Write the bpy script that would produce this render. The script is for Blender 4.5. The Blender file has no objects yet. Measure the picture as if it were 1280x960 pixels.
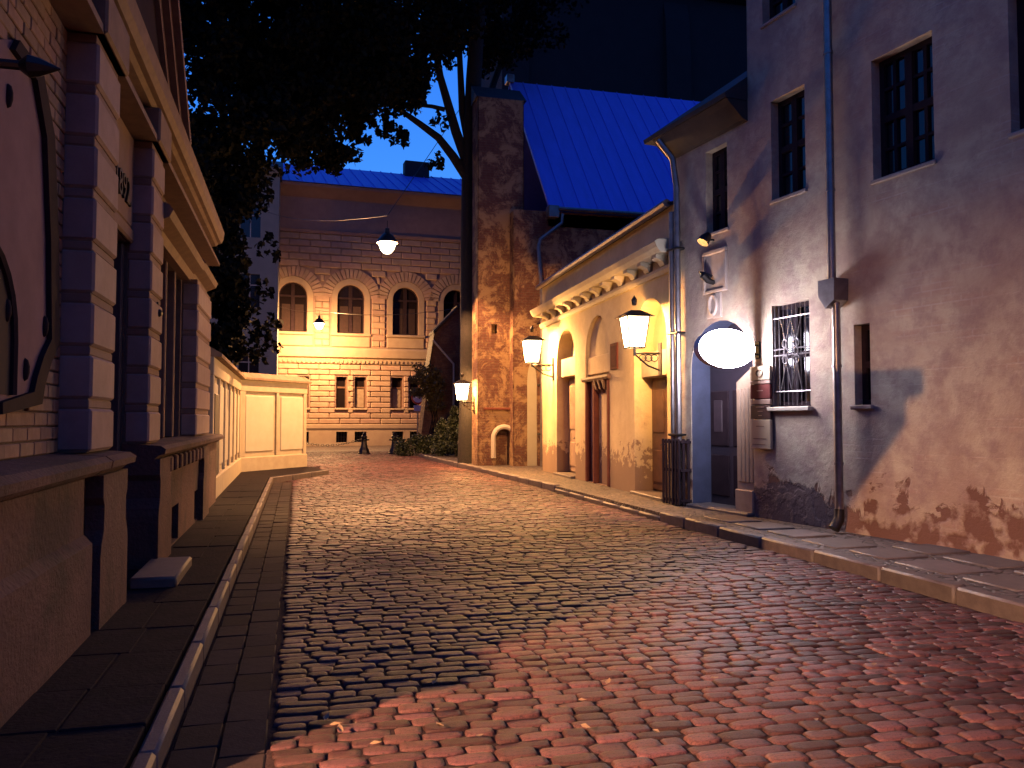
import bpy, bmesh, math, random
import numpy as np
from mathutils import Vector, Matrix
random.seed(7); rng = np.random.default_rng(7)
R = math.radians; PI = math.pi
scene = bpy.context.scene
C = scene.collection

# ------------------------------------------------------------------ camera
FPX, PITCH, YAW, EYE = 1035.0, R(2.49), R(14.6), 1.6
cd = bpy.data.cameras.new('camera'); cd.sensor_width = 36; cd.lens = FPX / 1280 * 36
cd.clip_start = .05; cd.clip_end = 3000
cam = bpy.data.objects.new('camera', cd); C.objects.link(cam)
cam.location = (0, 0, EYE); cam.rotation_euler = (PI / 2 + PITCH, 0, -YAW)
scene.camera = cam

# ------------------------------------------------------------------ dusk sky (sun is below the horizon)
w = bpy.data.worlds.new('World'); scene.world = w; w.use_nodes = True
wn = w.node_tree.nodes; wl = w.node_tree.links
bg = wn['Background']
sky = wn.new('ShaderNodeTexSky'); sky.sky_type = 'NISHITA'; sky.sun_disc = False
sky.sun_elevation = R(0.0); sky.sun_rotation = R(12); sky.air_density = 1.6; sky.dust_density = .2; sky.ozone_density = 6
tint = wn.new('ShaderNodeMix'); tint.data_type = 'RGBA'; tint.blend_type = 'MULTIPLY'; tint.inputs[0].default_value = 1
tint.inputs[7].default_value = (6.5, 10.5, 12, 1)
wl.new(sky.outputs[0], tint.inputs[6]); wl.new(tint.outputs[2], bg.inputs[0])
bg.inputs[1].default_value = 0.15
scene.view_settings.view_transform = 'Standard'; scene.view_settings.look = 'None'
scene.view_settings.exposure = 0; scene.view_settings.gamma = 1
scene.view_settings.use_curve_mapping = False
scene.cycles.max_bounces = 6; scene.cycles.transparent_max_bounces = 12
scene.cycles.sample_clamp_indirect = 4; scene.cycles.caustics_reflective = False; scene.cycles.caustics_refractive = False

# ------------------------------------------------------------------ pixel -> place
def ray(px, py):
    x = (px - 640) / FPX; u = (480 - py) / FPX
    y = math.cos(PITCH) - u * math.sin(PITCH); z = math.sin(PITCH) + u * math.cos(PITCH)
    return Vector((x * math.cos(YAW) + y * math.sin(YAW), -x * math.sin(YAW) + y * math.cos(YAW), z))
EYEV = Vector((0, 0, EYE))
def gnd(px, py, z=0.0):
    d = ray(px, py); return EYEV + d * ((z - EYE) / d.z)
def atx(px, py, X):
    d = ray(px, py); return EYEV + d * (X / d.x)
def aty(px, py, Y):
    d = ray(px, py); return EYEV + d * (Y / d.y)

class Frame:
    """a vertical wall plane: local X along it, local Y out of it, Z up"""
    def __init__(s, p, ang):                       # ang: direction of the outward normal
        s.p = Vector((p[0], p[1], 0)); s.n = Vector((math.cos(ang), math.sin(ang), 0))
        s.x = Vector((s.n.y, -s.n.x, 0)); s.rot = math.atan2(s.x.y, s.x.x)
    def pix(s, px, py, t=0.0):                     # -> (s, z) where the pixel's ray meets the plane at offset t
        d = ray(px, py); o = s.p + s.n * t
        k = (o - EYEV).dot(s.n) / d.dot(s.n)
        q = EYEV + d * k
        return ((q - s.p).dot(s.x), q.z)
    def at(s, a, t, z): return s.p + s.x * a + s.n * t + Vector((0, 0, z))
WORLD = None

# ------------------------------------------------------------------ mesh building
class MB:
    def __init__(s): s.v = []; s.f = []
    def add(s, vs, fs):
        o = len(s.v); s.v += [tuple(p) for p in vs]; s.f += [tuple(i + o for i in f) for f in fs]; return s
    def box(s, x0, x1, y0, y1, z0, z1):
        x0, x1 = min(x0, x1), max(x0, x1); y0, y1 = min(y0, y1), max(y0, y1); z0, z1 = min(z0, z1), max(z0, z1)
        return s.add([(x0,y0,z0),(x1,y0,z0),(x1,y1,z0),(x0,y1,z0),(x0,y0,z1),(x1,y0,z1),(x1,y1,z1),(x0,y1,z1)],
                     [(0,3,2,1),(4,5,6,7),(0,1,5,4),(1,2,6,5),(2,3,7,6),(3,0,4,7)])
    def cbox(s, x0, x1, y0, y1, z0, z1, c=.01):
        x0, x1 = min(x0, x1), max(x0, x1); y0, y1 = min(y0, y1), max(y0, y1); z0, z1 = min(z0, z1), max(z0, z1)
        X, Y, Z = (x0, x1), (y0, y1), (z0, z1); vs = []; idx = {}
        for i in (0, 1):
            for j in (0, 1):
                for k in (0, 1):
                    p = [X[i], Y[j], Z[k]]; d = [c if q == 0 else -c for q in (i, j, k)]
                    for a in range(3):
                        q = [p[b] + (d[b] if b != a else 0) for b in range(3)]
                        idx[(i, j, k, a)] = len(vs); vs.append(q)
        g = lambda i, j, k, a: idx[(i, j, k, a)]
        fs = []
        for e in (0, 1):
            fs.append((g(e,0,0,0), g(e,1,0,0), g(e,1,1,0), g(e,0,1,0)))
            fs.append((g(0,e,0,1), g(1,e,0,1), g(1,e,1,1), g(0,e,1,1)))
            fs.append((g(0,0,e,2), g(1,0,e,2), g(1,1,e,2), g(0,1,e,2)))
            for h in (0, 1):
                fs.append((g(e,h,0,0), g(e,h,1,0), g(e,h,1,1), g(e,h,0,1)))
                fs.append((g(e,0,h,0), g(e,1,h,0), g(e,1,h,2), g(e,0,h,2)))
                fs.append((g(0,e,h,1), g(1,e,h,1), g(1,e,h,2), g(0,e,h,2)))
                for k in (0, 1): fs.append((g(e,h,k,0), g(e,h,k,1), g(e,h,k,2)))
        return s.add(vs, fs)
    def prism(s, prof, axis, a0, a1):
        """closed 2-D outline swept along an axis: 'x' -> (y,z), 'y' -> (x,z), 'z' -> (x,y)"""
        n = len(prof); mk = {'x': lambda p, a: (a, p[0], p[1]), 'y': lambda p, a: (p[0], a, p[1]), 'z': lambda p, a: (p[0], p[1], a)}[axis]
        return s.add([mk(p, a0) for p in prof] + [mk(p, a1) for p in prof],
                     [(i, (i+1) % n, n + (i+1) % n, n + i) for i in range(n)] + [tuple(range(n)), tuple(range(2*n-1, n-1, -1))])
    def tube(s, path, r, n=8, cap=True):
        path = [Vector(p) for p in path]; rs = r if isinstance(r, (list, tuple)) else [r] * len(path)
        rings = []; up = None
        for i, p in enumerate(path):
            t = (path[min(i+1, len(path)-1)] - path[max(i-1, 0)]).normalized()
            if up is None: up = Vector((0, 0, 1)) if abs(t.z) < .9 else Vector((1, 0, 0))
            b = t.cross(up).normalized(); up = b.cross(t).normalized()
            rings.append([p + (b * math.cos(2*PI*k/n) + up * math.sin(2*PI*k/n)) * rs[i] for k in range(n)])
        vs = [v for g in rings for v in g]; fs = []
        for i in range(len(path) - 1):
            for k in range(n): fs.append((i*n+k, i*n+(k+1) % n, (i+1)*n+(k+1) % n, (i+1)*n+k))
        if cap: fs += [tuple(range(n-1, -1, -1)), tuple(range((len(path)-1)*n, len(path)*n))]
        return s.add(vs, fs)
    def lathe(s, prof, c=(0, 0, 0), n=16, open_=False):
        """(r, z) profile turned about a vertical axis through c"""
        vs = []; fs = []
        for (r, z) in prof:
            for k in range(n):
                a = 2*PI*(k+.5)/n; vs.append((c[0] + r*math.cos(a), c[1] + r*math.sin(a), c[2] + z))
        for i in range(len(prof)-1):
            for k in range(n): fs.append((i*n+k, i*n+(k+1) % n, (i+1)*n+(k+1) % n, (i+1)*n+k))
        if not open_: fs.append(tuple(range(n-1, -1, -1)))
        fs.append(tuple(range((len(prof)-1)*n, len(prof)*n)))
        return s.add(vs, fs)
    def poly(s, pts): return s.add(pts, [tuple(range(len(pts)))])
    def mesh(s, name, smooth=False, fix=True):
        me = bpy.data.meshes.new(name); me.from_pydata(s.v, [], s.f)
        if fix:
            b = bmesh.new(); b.from_mesh(me); bmesh.ops.recalc_face_normals(b, faces=b.faces); b.to_mesh(me); b.free()
        if smooth:
            me.polygons.foreach_set('use_smooth', [True] * len(me.polygons))
            try: me.set_sharp_from_angle(angle=R(40))
            except Exception: pass
        return me
    def build(s, name, m, parent=None, smooth=False, loc=None, fix=True):
        return link(name, s.mesh(name, smooth, fix), m, parent, loc)

def link(name, me, m, parent=None, loc=None):
    o = bpy.data.objects.new(name, me); C.objects.link(o)
    if m is not None and not me.materials: me.materials.append(M[m])
    if parent: o.parent = parent
    if loc is not None: o.location = loc
    return o
def tag(o, label, cat, group=None):
    o['label'] = label; o['category'] = cat
    if group: o['group'] = group
    return o
def thing(name, label, cat, loc=(0, 0, 0), rz=0.0, group=None):
    o = bpy.data.objects.new(name, None); o.empty_display_size = .2; C.objects.link(o)
    o.location = loc; o.rotation_euler = (0, 0, rz)
    return tag(o, label, cat, group)
def fthing(name, label, cat, fr, loc=(0, 0, 0), group=None):
    return thing(name, label, cat, fr.at(*loc), fr.rot, group)
def struct(o): o['kind'] = 'structure'; return o
def stuff(o): o['kind'] = 'stuff'; return o
def copy_tree(o, parent=None):
    c = o.copy(); C.objects.link(c); c.parent = parent
    for ch in list(o.children): copy_tree(ch, c)
    return c

def wall(mb, s0, s1, z0, z1, ops=(), depth=.3, y=0.0, seg=12):
    """front sheet at y with openings (s0, s1, z0, z1, rise): rise>0 gives an arched head; reveals run back by depth"""
    ops = [tuple(o) + (0,) * (6 - len(o)) for o in ops]
    ss = sorted({s0, s1} | {o[i] for o in ops for i in (0, 1)}); zs = sorted({z0, z1} | {o[i] for o in ops for i in (2, 3)})
    for i in range(len(ss) - 1):
        for j in range(len(zs) - 1):
            a, b, c, d = ss[i], ss[i+1], zs[j], zs[j+1]; mx, mz = (a+b)/2, (c+d)/2
            if any(o[0] < mx < o[1] and o[2] < mz < o[3] for o in ops): continue
            mb.poly([(a, y, c), (b, y, c), (b, y, d), (a, y, d)])
    for o in ops:
        a, b, c, d, rise = o[:5]; dp = o[5] or depth; sp = d - rise
        head = [(a, d), (b, d)]
        if rise > 0:
            cx, hw = (a+b)/2, (b-a)/2
            head = [(cx - hw*math.cos(PI*k/seg), sp + rise*math.sin(PI*k/seg)) for k in range(seg+1)]
            for k in range(seg):
                p, q = head[k], head[k+1]
                mb.poly([(p[0], y, p[1]), (q[0], y, q[1]), (q[0], y, d), (p[0], y, d)])
        loop = [(a, c)] + head + [(b, c)] if rise > 0 else [(a, c), (a, d), (b, d), (b, c)]
        n = len(loop)
        for k in range(n):
            p, q = loop[k], loop[(k+1) % n]
            mb.poly([(p[0], y, p[1]), (q[0], y, q[1]), (q[0], y-dp, q[1]), (p[0], y-dp, p[1])])
    return mb
def arch_pts(a, b, c, d, rise, seg=12):
    cx, hw, sp = (a+b)/2, (b-a)/2, d - rise
    return [(a, c)] + [(cx - hw*math.cos(PI*k/seg), sp + rise*math.sin(PI*k/seg)) for k in range(seg+1)] + [(b, c)]

# ------------------------------------------------------------------ materials
M = {}; BASE_DIM = .62
def nodes(name):
    m = bpy.data.materials.new(name); m.use_nodes = True; M[name] = m
    n = m.node_tree.nodes; return m, n, m.node_tree.links, n['Principled BSDF']
def tex(n, l, kind, vec, **kw):
    t = n.new('ShaderNodeTex' + kind)
    for k, v in kw.items():
        if k in t.inputs: t.inputs[k].default_value = v
        else: setattr(t, k, v)
    if vec is not None: l.new(vec, t.inputs['Vector'])
    return t
def ramp(n, l, src, stops):
    r = n.new('ShaderNodeValToRGB'); e = r.color_ramp.elements
    while len(e) < len(stops): e.new(.5)
    for q, (p, c) in zip(e, stops): q.position = p; q.color = (c, c, c, 1) if isinstance(c, (int, float)) else (*c, 1)
    l.new(src, r.inputs[0]); return r
def mixc(n, l, fac, a, b, blend='MIX'):
    x = n.new('ShaderNodeMix'); x.data_type = 'RGBA'; x.blend_type = blend
    for i, v in ((0, fac), (6, a), (7, b)):
        if hasattr(v, 'links'): l.new(v, x.inputs[i])
        else: x.inputs[i].default_value = v if i == 0 else ((*v, 1) if len(v) == 3 else v)
    return x.outputs[2]
def math_(n, l, op, a, b=0.0, clamp=False):
    x = n.new('ShaderNodeMath'); x.operation = op; x.use_clamp = clamp
    for i, v in ((0, a), (1, b)):
        if hasattr(v, 'links'): l.new(v, x.inputs[i])
        else: x.inputs[i].default_value = v
    return x.outputs[0]
def bump(n, l, b, h, strength, dist):
    x = n.new('ShaderNodeBump'); x.inputs['Strength'].default_value = strength; x.inputs['Distance'].default_value = dist
    l.new(h, x.inputs['Height']); l.new(x.outputs[0], b.inputs['Normal']); return x
def pm(name, c1, c2=None, scale=3.0, rough=.8, bs=0.0, bscale=40.0, bd=.01, metal=0.0, island=0.0, spec=.5, c3=None):
    m, n, l, b = nodes(name)
    b.inputs['Roughness'].default_value = rough; b.inputs['Metallic'].default_value = metal
    b.inputs['Specular IOR Level'].default_value = spec
    co = n.new('ShaderNodeTexCoord').outputs['Object']
    c2 = c2 or tuple(v * .75 for v in c1)
    t = tex(n, l, 'Noise', co, Scale=scale, Detail=6.0, Roughness=.65)
    r = ramp(n, l, t.outputs[0], [(.36, 0), (.64, 1)])
    col = mixc(n, l, r.outputs[0], c1, c2)
    if c3:
        t3 = tex(n, l, 'Noise', co, Scale=scale * .31, Detail=8.0, Roughness=.7)
        col = mixc(n, l, ramp(n, l, t3.outputs[0], [(.5, 0), (.62, 1)]).outputs[0], col, c3)
    if island:
        g = n.new('ShaderNodeNewGeometry'); oi = n.new('ShaderNodeObjectInfo')
        f = math_(n, l, 'FRACT', math_(n, l, 'ADD', g.outputs['Random Per Island'], oi.outputs['Random']))
        v = n.new('ShaderNodeMapRange'); v.inputs[3].default_value = 1 - island; v.inputs[4].default_value = 1 + island
        l.new(f, v.inputs[0]); hs = n.new('ShaderNodeHueSaturation'); l.new(v.outputs[0], hs.inputs['Value']); l.new(col, hs.inputs['Color'])
        v2 = n.new('ShaderNodeMapRange'); v2.inputs[3].default_value = .49; v2.inputs[4].default_value = .515
        l.new(math_(n, l, 'FRACT', math_(n, l, 'MULTIPLY', f, 7.3)), v2.inputs[0]); l.new(v2.outputs[0], hs.inputs['Hue'])
        col = hs.outputs[0]
    l.new(col, b.inputs['Base Color'])
    if bs:
        t2 = tex(n, l, 'Noise', co, Scale=bscale, Detail=5.0, Roughness=.6)
        bump(n, l, b, t2.outputs[0], bs, bd)
    return m
pm('cobble', (.20, .082, .085), (.115, .05, .052), 26, .56, .6, 60, .007, island=.6, spec=.22, c3=(.06, .03, .034))
pm('gutter_stone', (.06, .04, .04), (.04, .027, .027), 14, .85, .5, 50, .006, island=.3, spec=.15)
pm('mortar', (.075, .045, .045), (.05, .03, .031), 20, .95, .8, 60, .014, spec=.1)
pm('kerb', (.21, .16, .145), (.14, .105, .10), 7, .6, .5, 60, .006, island=.18)
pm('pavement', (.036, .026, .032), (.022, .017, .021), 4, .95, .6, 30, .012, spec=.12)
pm('slab', (.22, .17, .15), (.15, .12, .11), 5, .6, .5, 45, .006, island=.2)
pm('ground', (.09, .075, .065), (.06, .05, .045), 3, .8, .6, 14, .02)
pm('villa_plaster', (.36, .22, .16), (.28, .165, .12), 2.5, .85, .35, 60, .006, c3=(.33, .22, .19))
pm('quoin', (.50, .35, .31), (.40, .27, .24), 4, .8, .3, 60, .005, island=.06)
pm('villa_brick', (.46, .27, .18), (.36, .2, .13), 9, .8, .5, 70, .004, island=.2)
pm('villa_mortar', (.22, .14, .11), (.16, .1, .08), 12, .9, .5, 60, .006)
pm('villa_base', (.20, .098, .085), (.14, .066, .06), 2.2, .88, .9, 24, .022, c3=(.075, .038, .036))
pm('ornament', (.34, .21, .13), (.25, .15, .10), 6, .75, .3, 50, .004)
pm('dark_frame', (.05, .03, .038), (.035, .02, .028), 6, .85, .2, 60, .003, spec=.12)
pm('shutter', (.10, .06, .075), (.07, .045, .055), 8, .6, .25, 60, .003)
pm('iron', (.022, .02, .022), (.035, .028, .026), 30, .45, .25, 90, .002, metal=.7)
pm('zinc', (.28, .25, .25), (.2, .17, .17), 6, .38, .2, 40, .003, metal=.85)
pm('cream_trim', (.42, .36, .25), (.36, .3, .21), 4, .8, .3, 50, .004)
pm('panel', (.47, .43, .34), (.43, .39, .3), 3, .8, .2, 60, .003)
pm('palace_block', (.64, .45, .32), (.54, .36, .26), 2.0, .85, .4, 40, .01, island=.1)
pm('palace_wall', (.50, .33, .25), (.42, .27, .21), 2.0, .85, .3, 40, .01)
pm('palace_trim', (.62, .48, .32), (.54, .4, .27), 2.0, .8, .3, 40, .008)
pm('grey_plaster', (.42, .43, .36), (.36, .37, .31), 1.2, .9, .3, 40, .01)
pm('wood', (.26, .13, .07), (.17, .085, .05), 5, .6, .3, 50, .004)
pm('pale_wood', (.52, .38, .28), (.42, .3, .22), 5, .65, .3, 50, .004)
pm('dark_door', (.055, .04, .06), (.04, .03, .045), 6, .5, .2, 50, .003)
pm('bark', (.022, .015, .014), (.012, .009, .009), 9, .9, .9, 22, .03)
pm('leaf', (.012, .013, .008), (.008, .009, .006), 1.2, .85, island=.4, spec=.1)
pm('hedge_leaf', (.035, .05, .02), (.02, .03, .012), 2, .6, island=.4)
pm('ivy_leaf', (.16, .13, .05), (.1, .08, .035), 2, .6, island=.4)
pm('fallen', (.5, .36, .2), (.38, .22, .12), 8, .7)
pm('board_cream', (.68, .55, .38), (.62, .5, .34), 5, .6)
pm('board_maroon', (.2, .055, .05), (.15, .04, .04), 5, .9, spec=.1)
pm('board_dark', (.07, .025, .03), (.05, .02, .025), 5, .5)
pm('board_mark', (.45, .3, .25), (.4, .26, .2), 5, .6)
pm('maroon', (.28, .1, .07), (.2, .07, .05), 4, .9, spec=.1)
pm('relief', (.55, .44, .38), (.46, .36, .3), 5, .8, .3, 50, .004)
pm('sign_white', (.75, .72, .68), (.7, .67, .62), 5, .4)
pm('sign_red', (.5, .04, .03), (.42, .03, .03), 5, .4)
pm('white_paint', (.7, .64, .54), (.6, .54, .44), 4, .6)
pm('curtain', (.5, .4, .28), (.4, .3, .2), 6, .9)
pm('roof_dark', (.06, .05, .055), (.04, .035, .04), 4, .7, .4, 20, .01)
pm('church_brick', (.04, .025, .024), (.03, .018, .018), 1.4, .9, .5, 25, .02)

def glass(name, col, rough=.12):
    m, n, l, b = nodes(name); b.inputs['Base Color'].default_value = (*col, 1); b.inputs['Roughness'].default_value = rough
    b.inputs['Specular IOR Level'].default_value = .6
    co = n.new('ShaderNodeTexCoord').outputs['Object']; t = tex(n, l, 'Noise', co, Scale=2.5, Detail=2.0)
    bump(n, l, b, t.outputs[0], .08, .02)
glass('glass', (.012, .009, .014)); glass('glass_brown', (.012, .008, .009), .06); M['glass_brown'].node_tree.nodes['Principled BSDF'].inputs['Specular IOR Level'].default_value = .2

def metal_roof():
    m, n, l, b = nodes('blue_roof'); b.inputs['Roughness'].default_value = .5; b.inputs['Metallic'].default_value = .0
    co = n.new('ShaderNodeTexCoord').outputs['Object']
    mp = n.new('ShaderNodeMapping'); mp.inputs['Scale'].default_value = (2.2, .5, .5); l.new(co, mp.inputs[0]); t = tex(n, l, 'Noise', mp.outputs[0], Scale=1.3, Detail=9.0, Roughness=.75); l.new(mixc(n, l, t.outputs[0], (.17, .21, .95), (.08, .10, .55)), b.inputs['Base Color'])
metal_roof()

def old_plaster():
    """weathered lime plaster: pale coat, pinkish older coat, brick ghosts, damp patches near the foot"""
    m, n, l, b = nodes('old_plaster'); b.inputs['Roughness'].default_value = .88
    co = n.new('ShaderNodeTexCoord').outputs['Object']
    sep = n.new('ShaderNodeSeparateXYZ'); l.new(co, sep.inputs[0])
    cmb = n.new('ShaderNodeCombineXYZ'); l.new(sep.outputs[0], cmb.inputs[0]); l.new(sep.outputs[2], cmb.inputs[1])
    big = tex(n, l, 'Noise', co, Scale=.75, Detail=8.0, Roughness=.68, Distortion=.4)
    mid = tex(n, l, 'Noise', co, Scale=2.7, Detail=8.0, Roughness=.72)
    fine = tex(n, l, 'Noise', co, Scale=26.0, Detail=6.0, Roughness=.7)
    col = mixc(n, l, ramp(n, l, big.outputs[0], [(.40, 0), (.60, 1)]).outputs[0], (.49, .40, .28), (.37, .26, .19))
    col = mixc(n, l, ramp(n, l, mid.outputs[0], [(.45, 0), (.62, .75)]).outputs[0], col, (.28, .18, .155))
    br = tex(n, l, 'Brick', cmb.outputs[0], Scale=1.0, **{'Mortar Size': .012, 'Brick Width': .27, 'Row Height': .085, 'Mortar Smooth': .3})
    br.inputs['Color1'].default_value = (.36, .19, .14, 1); br.inputs['Color2'].default_value = (.43, .24, .18, 1); br.inputs['Mortar'].default_value = (.5, .4, .33, 1)
    strm = n.new('ShaderNodeMapping'); strm.inputs['Scale'].default_value = (.55, 1, 2.4); l.new(co, strm.inputs[0])
    bm_ = tex(n, l, 'Noise', strm.outputs[0], Scale=1.35, Detail=7.0, Roughness=.72)
    # brick shows mostly on the stretch of wall past the slit window (smaller X)
    side = n.new('ShaderNodeMapRange'); side.inputs[1].default_value = -1.5; side.inputs[2].default_value = -2.2; side.inputs[3].default_value = -.12; side.inputs[4].default_value = .03
    l.new(sep.outputs[0], side.inputs[0])
    bmask = ramp(n, l, math_(n, l, 'ADD', bm_.outputs[0], side.outputs[0]), [(.55, 0), (.68, .4)]).outputs[0]
    col = mixc(n, l, bmask, col, br.outputs[0])
    # rotten foot of the wall
    low = tex(n, l, 'Noise', co, Scale=1.9, Detail=5.0, Roughness=.6, Distortion=.8)
    hgt = math_(n, l, 'ADD', math_(n, l, 'MULTIPLY', low.outputs[0], 1.9), -.32)
    zz = math_(n, l, 'SUBTRACT', hgt, sep.outputs[2])
    foot = ramp(n, l, zz, [(.0, 0), (.06, 1)]).outputs[0]
    hole = tex(n, l, 'Noise', co, Scale=3.6, Detail=4.0)
    foot = math_(n, l, 'MULTIPLY', foot, ramp(n, l, hole.outputs[0], [(.42, .1), (.52, 1)]).outputs[0])
    col = mixc(n, l, foot, col, (.16, .075, .05))
    # big dark damp patch under the barred window
    dx = math_(n, l, 'MULTIPLY', math_(n, l, 'ADD', sep.outputs[0], .0), 1.0)
    dpx = n.new('ShaderNodeValue'); dpx.name = 'patch_s'; dpx.outputs[0].default_value = 0
    ddx = math_(n, l, 'DIVIDE', math_(n, l, 'SUBTRACT', sep.outputs[0], dpx.outputs[0]), .95)
    ddz = math_(n, l, 'DIVIDE', math_(n, l, 'SUBTRACT', sep.outputs[2], .3), .42)
    dist = math_(n, l, 'SQRT', math_(n, l, 'ADD', math_(n, l, 'MULTIPLY', ddx, ddx), math_(n, l, 'MULTIPLY', ddz, ddz)))
    dist = math_(n, l, 'ADD', dist, math_(n, l, 'MULTIPLY', math_(n, l, 'SUBTRACT', mid.outputs[0], .5), 1.6))
    col = mixc(n, l, ramp(n, l, dist, [(.86, .92), (.95, 0)]).outputs[0], col, (.085, .06, .07))
    l.new(col, b.inputs['Base Color'])
    h = math_(n, l, 'ADD', math_(n, l, 'MULTIPLY', big.outputs[0], 2.2), math_(n, l, 'ADD', math_(n, l, 'MULTIPLY', fine.outputs[0], .35), math_(n, l, 'MULTIPLY', mid.outputs[0], .8)))
    h = math_(n, l, 'SUBTRACT', h, math_(n, l, 'MULTIPLY', math_(n, l, 'ADD', foot, math_(n, l, 'MULTIPLY', math_(n, l, 'MULTIPLY', bmask, br.outputs['Fac']), 1.0)), .7))
    bump(n, l, b, h, .75, .022)
old_plaster()

def red_brick(name, plaster):
    m, n, l, b = nodes(name); b.inputs['Roughness'].default_value = .9
    co = n.new('ShaderNodeTexCoord').outputs['Object']
    sep = n.new('ShaderNodeSeparateXYZ'); l.new(co, sep.inputs[0])
    cmb = n.new('ShaderNodeCombineXYZ'); l.new(math_(n, l, 'ADD', sep.outputs[0], sep.outputs[1]), cmb.inputs[0]); l.new(sep.outputs[2], cmb.inputs[1])
    br = tex(n, l, 'Brick', cmb.outputs[0], Scale=1.0, **{'Mortar Size': .012, 'Brick Width': .28, 'Row Height': .085, 'Mortar Smooth': .2, 'Bias': -.1})
    br.inputs['Color1'].default_value = (.17, .06, .038, 1); br.inputs['Color2'].default_value = (.25, .105, .065, 1); br.inputs['Mortar'].default_value = (.2, .13, .09, 1)
    t = tex(n, l, 'Noise', co, Scale=1.5, Detail=10.0, Roughness=.78, Distortion=.5)
    t2 = tex(n, l, 'Noise', co, Scale=7.0, Detail=6.0, Roughness=.8)
    col = mixc(n, l, ramp(n, l, t2.outputs[0], [(.38, .0), (.6, .9)]).outputs[0], br.outputs[0], (.13, .05, .035))
    col = mixc(n, l, ramp(n, l, t.outputs[0], [(.47, 0), (.56, plaster)]).outputs[0], col, (.50, .33, .17))
    l.new(col, b.inputs['Base Color'])
    bump(n, l, b, math_(n, l, 'SUBTRACT', math_(n, l, 'ADD', t.outputs[0], math_(n, l, 'MULTIPLY', t2.outputs[0], .5)), math_(n, l, 'MULTIPLY', br.outputs['Fac'], .6)), .8, .03)
def dirty_cream():
    m, n, l, b = nodes('cream'); b.inputs['Roughness'].default_value = .88
    co = n.new('ShaderNodeTexCoord').outputs['Object']; sep = n.new('ShaderNodeSeparateXYZ'); l.new(co, sep.inputs[0])
    big = tex(n, l, 'Noise', co, Scale=.9, Detail=8.0, Roughness=.7); mid = tex(n, l, 'Noise', co, Scale=3.2, Detail=7.0, Roughness=.7); fine = tex(n, l, 'Noise', co, Scale=30.0, Detail=5.0)
    col = mixc(n, l, ramp(n, l, big.outputs[0], [(.4, 0), (.62, 1)]).outputs[0], (.60, .48, .27), (.48, .36, .2))
    col = mixc(n, l, ramp(n, l, mid.outputs[0], [(.55, 0), (.7, .6)]).outputs[0], col, (.42, .29, .18))
    zz = math_(n, l, 'SUBTRACT', math_(n, l, 'MULTIPLY', math_(n, l, 'POWER', mid.outputs[0], 1.5), 2.6), sep.outputs[2])
    foot = ramp(n, l, zz, [(.0, 0), (.12, .85)]).outputs[0]
    l.new(mixc(n, l, foot, col, (.2, .12, .08)), b.inputs['Base Color'])
    bump(n, l, b, math_(n, l, 'SUBTRACT', math_(n, l, 'ADD', big.outputs[0], math_(n, l, 'MULTIPLY', fine.outputs[0], .3)), math_(n, l, 'MULTIPLY', foot, .4)), .6, .02)
dirty_cream()
red_brick('red_brick', .8); red_brick('buttress_brick', .25)

def small_setts():
    m, n, l, b = nodes('small_setts'); b.inputs['Roughness'].default_value = .6
    co = n.new('ShaderNodeTexCoord').outputs['Object']
    v = tex(n, l, 'Voronoi', co, Scale=8.5, feature='DISTANCE_TO_EDGE'); v2 = tex(n, l, 'Voronoi', co, Scale=8.5)
    ed = ramp(n, l, v.outputs[0], [(.02, 0), (.14, 1)])
    c = mixc(n, l, math_(n, l, 'MULTIPLY', v2.outputs['Color'], 1.0), (.12, .095, .085), (.22, .17, .15))
    l.new(mixc(n, l, ed.outputs[0], (.04, .032, .03), c), b.inputs['Base Color'])
    bump(n, l, b, ed.outputs[0], .8, .02)
small_setts()

def emit(name, col, s, clear=0.0):
    m = bpy.data.materials.new(name); m.use_nodes = True; M[name] = m; n = m.node_tree.nodes; l = m.node_tree.links; n.clear()
    o = n.new('ShaderNodeOutputMaterial'); e = n.new('ShaderNodeEmission'); e.inputs[0].default_value = (*col, 1); e.inputs[1].default_value = s
    if clear:
        t = n.new('ShaderNodeBsdfTransparent'); x = n.new('ShaderNodeMixShader'); x.inputs[0].default_value = 1 - clear
        l.new(t.outputs[0], x.inputs[1]); l.new(e.outputs[0], x.inputs[2]); l.new(x.outputs[0], o.inputs[0])
    else: l.new(e.outputs[0], o.inputs[0])
SODIUM = (1.0, .47, .13)
emit('lamp_glass', (1, .8, .45), 26, .6); emit('bulb', (1, .8, .45), 60, .75)
emit('sign_light', (.88, .84, 1.0), 80)
emit('lit_pane', (1, .75, .4), .8)
emit('tube_light', (1, .52, .26), 150000)
pm('eave_wood', (.09, .06, .05), (.06, .04, .035), 6, .8, .3, 40, .004)

pm('blue_lit_tone', (.085, .10, .19), (.06, .07, .13), 3, .7, .3, 40, .006)  # blue cast of light on the door reveal, put into the base colour
pm('dim_curtain', (.05, .022, .02), (.035, .016, .015), 6, .9)
pm('dull_plaster', (.34, .2, .23), (.27, .15, .175), 2.5, .9, .3, 50, .005)
pm('coping_tile', (.46, .33, .22), (.36, .25, .17), 5, .85, .4, 30, .008, island=.2)
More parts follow.
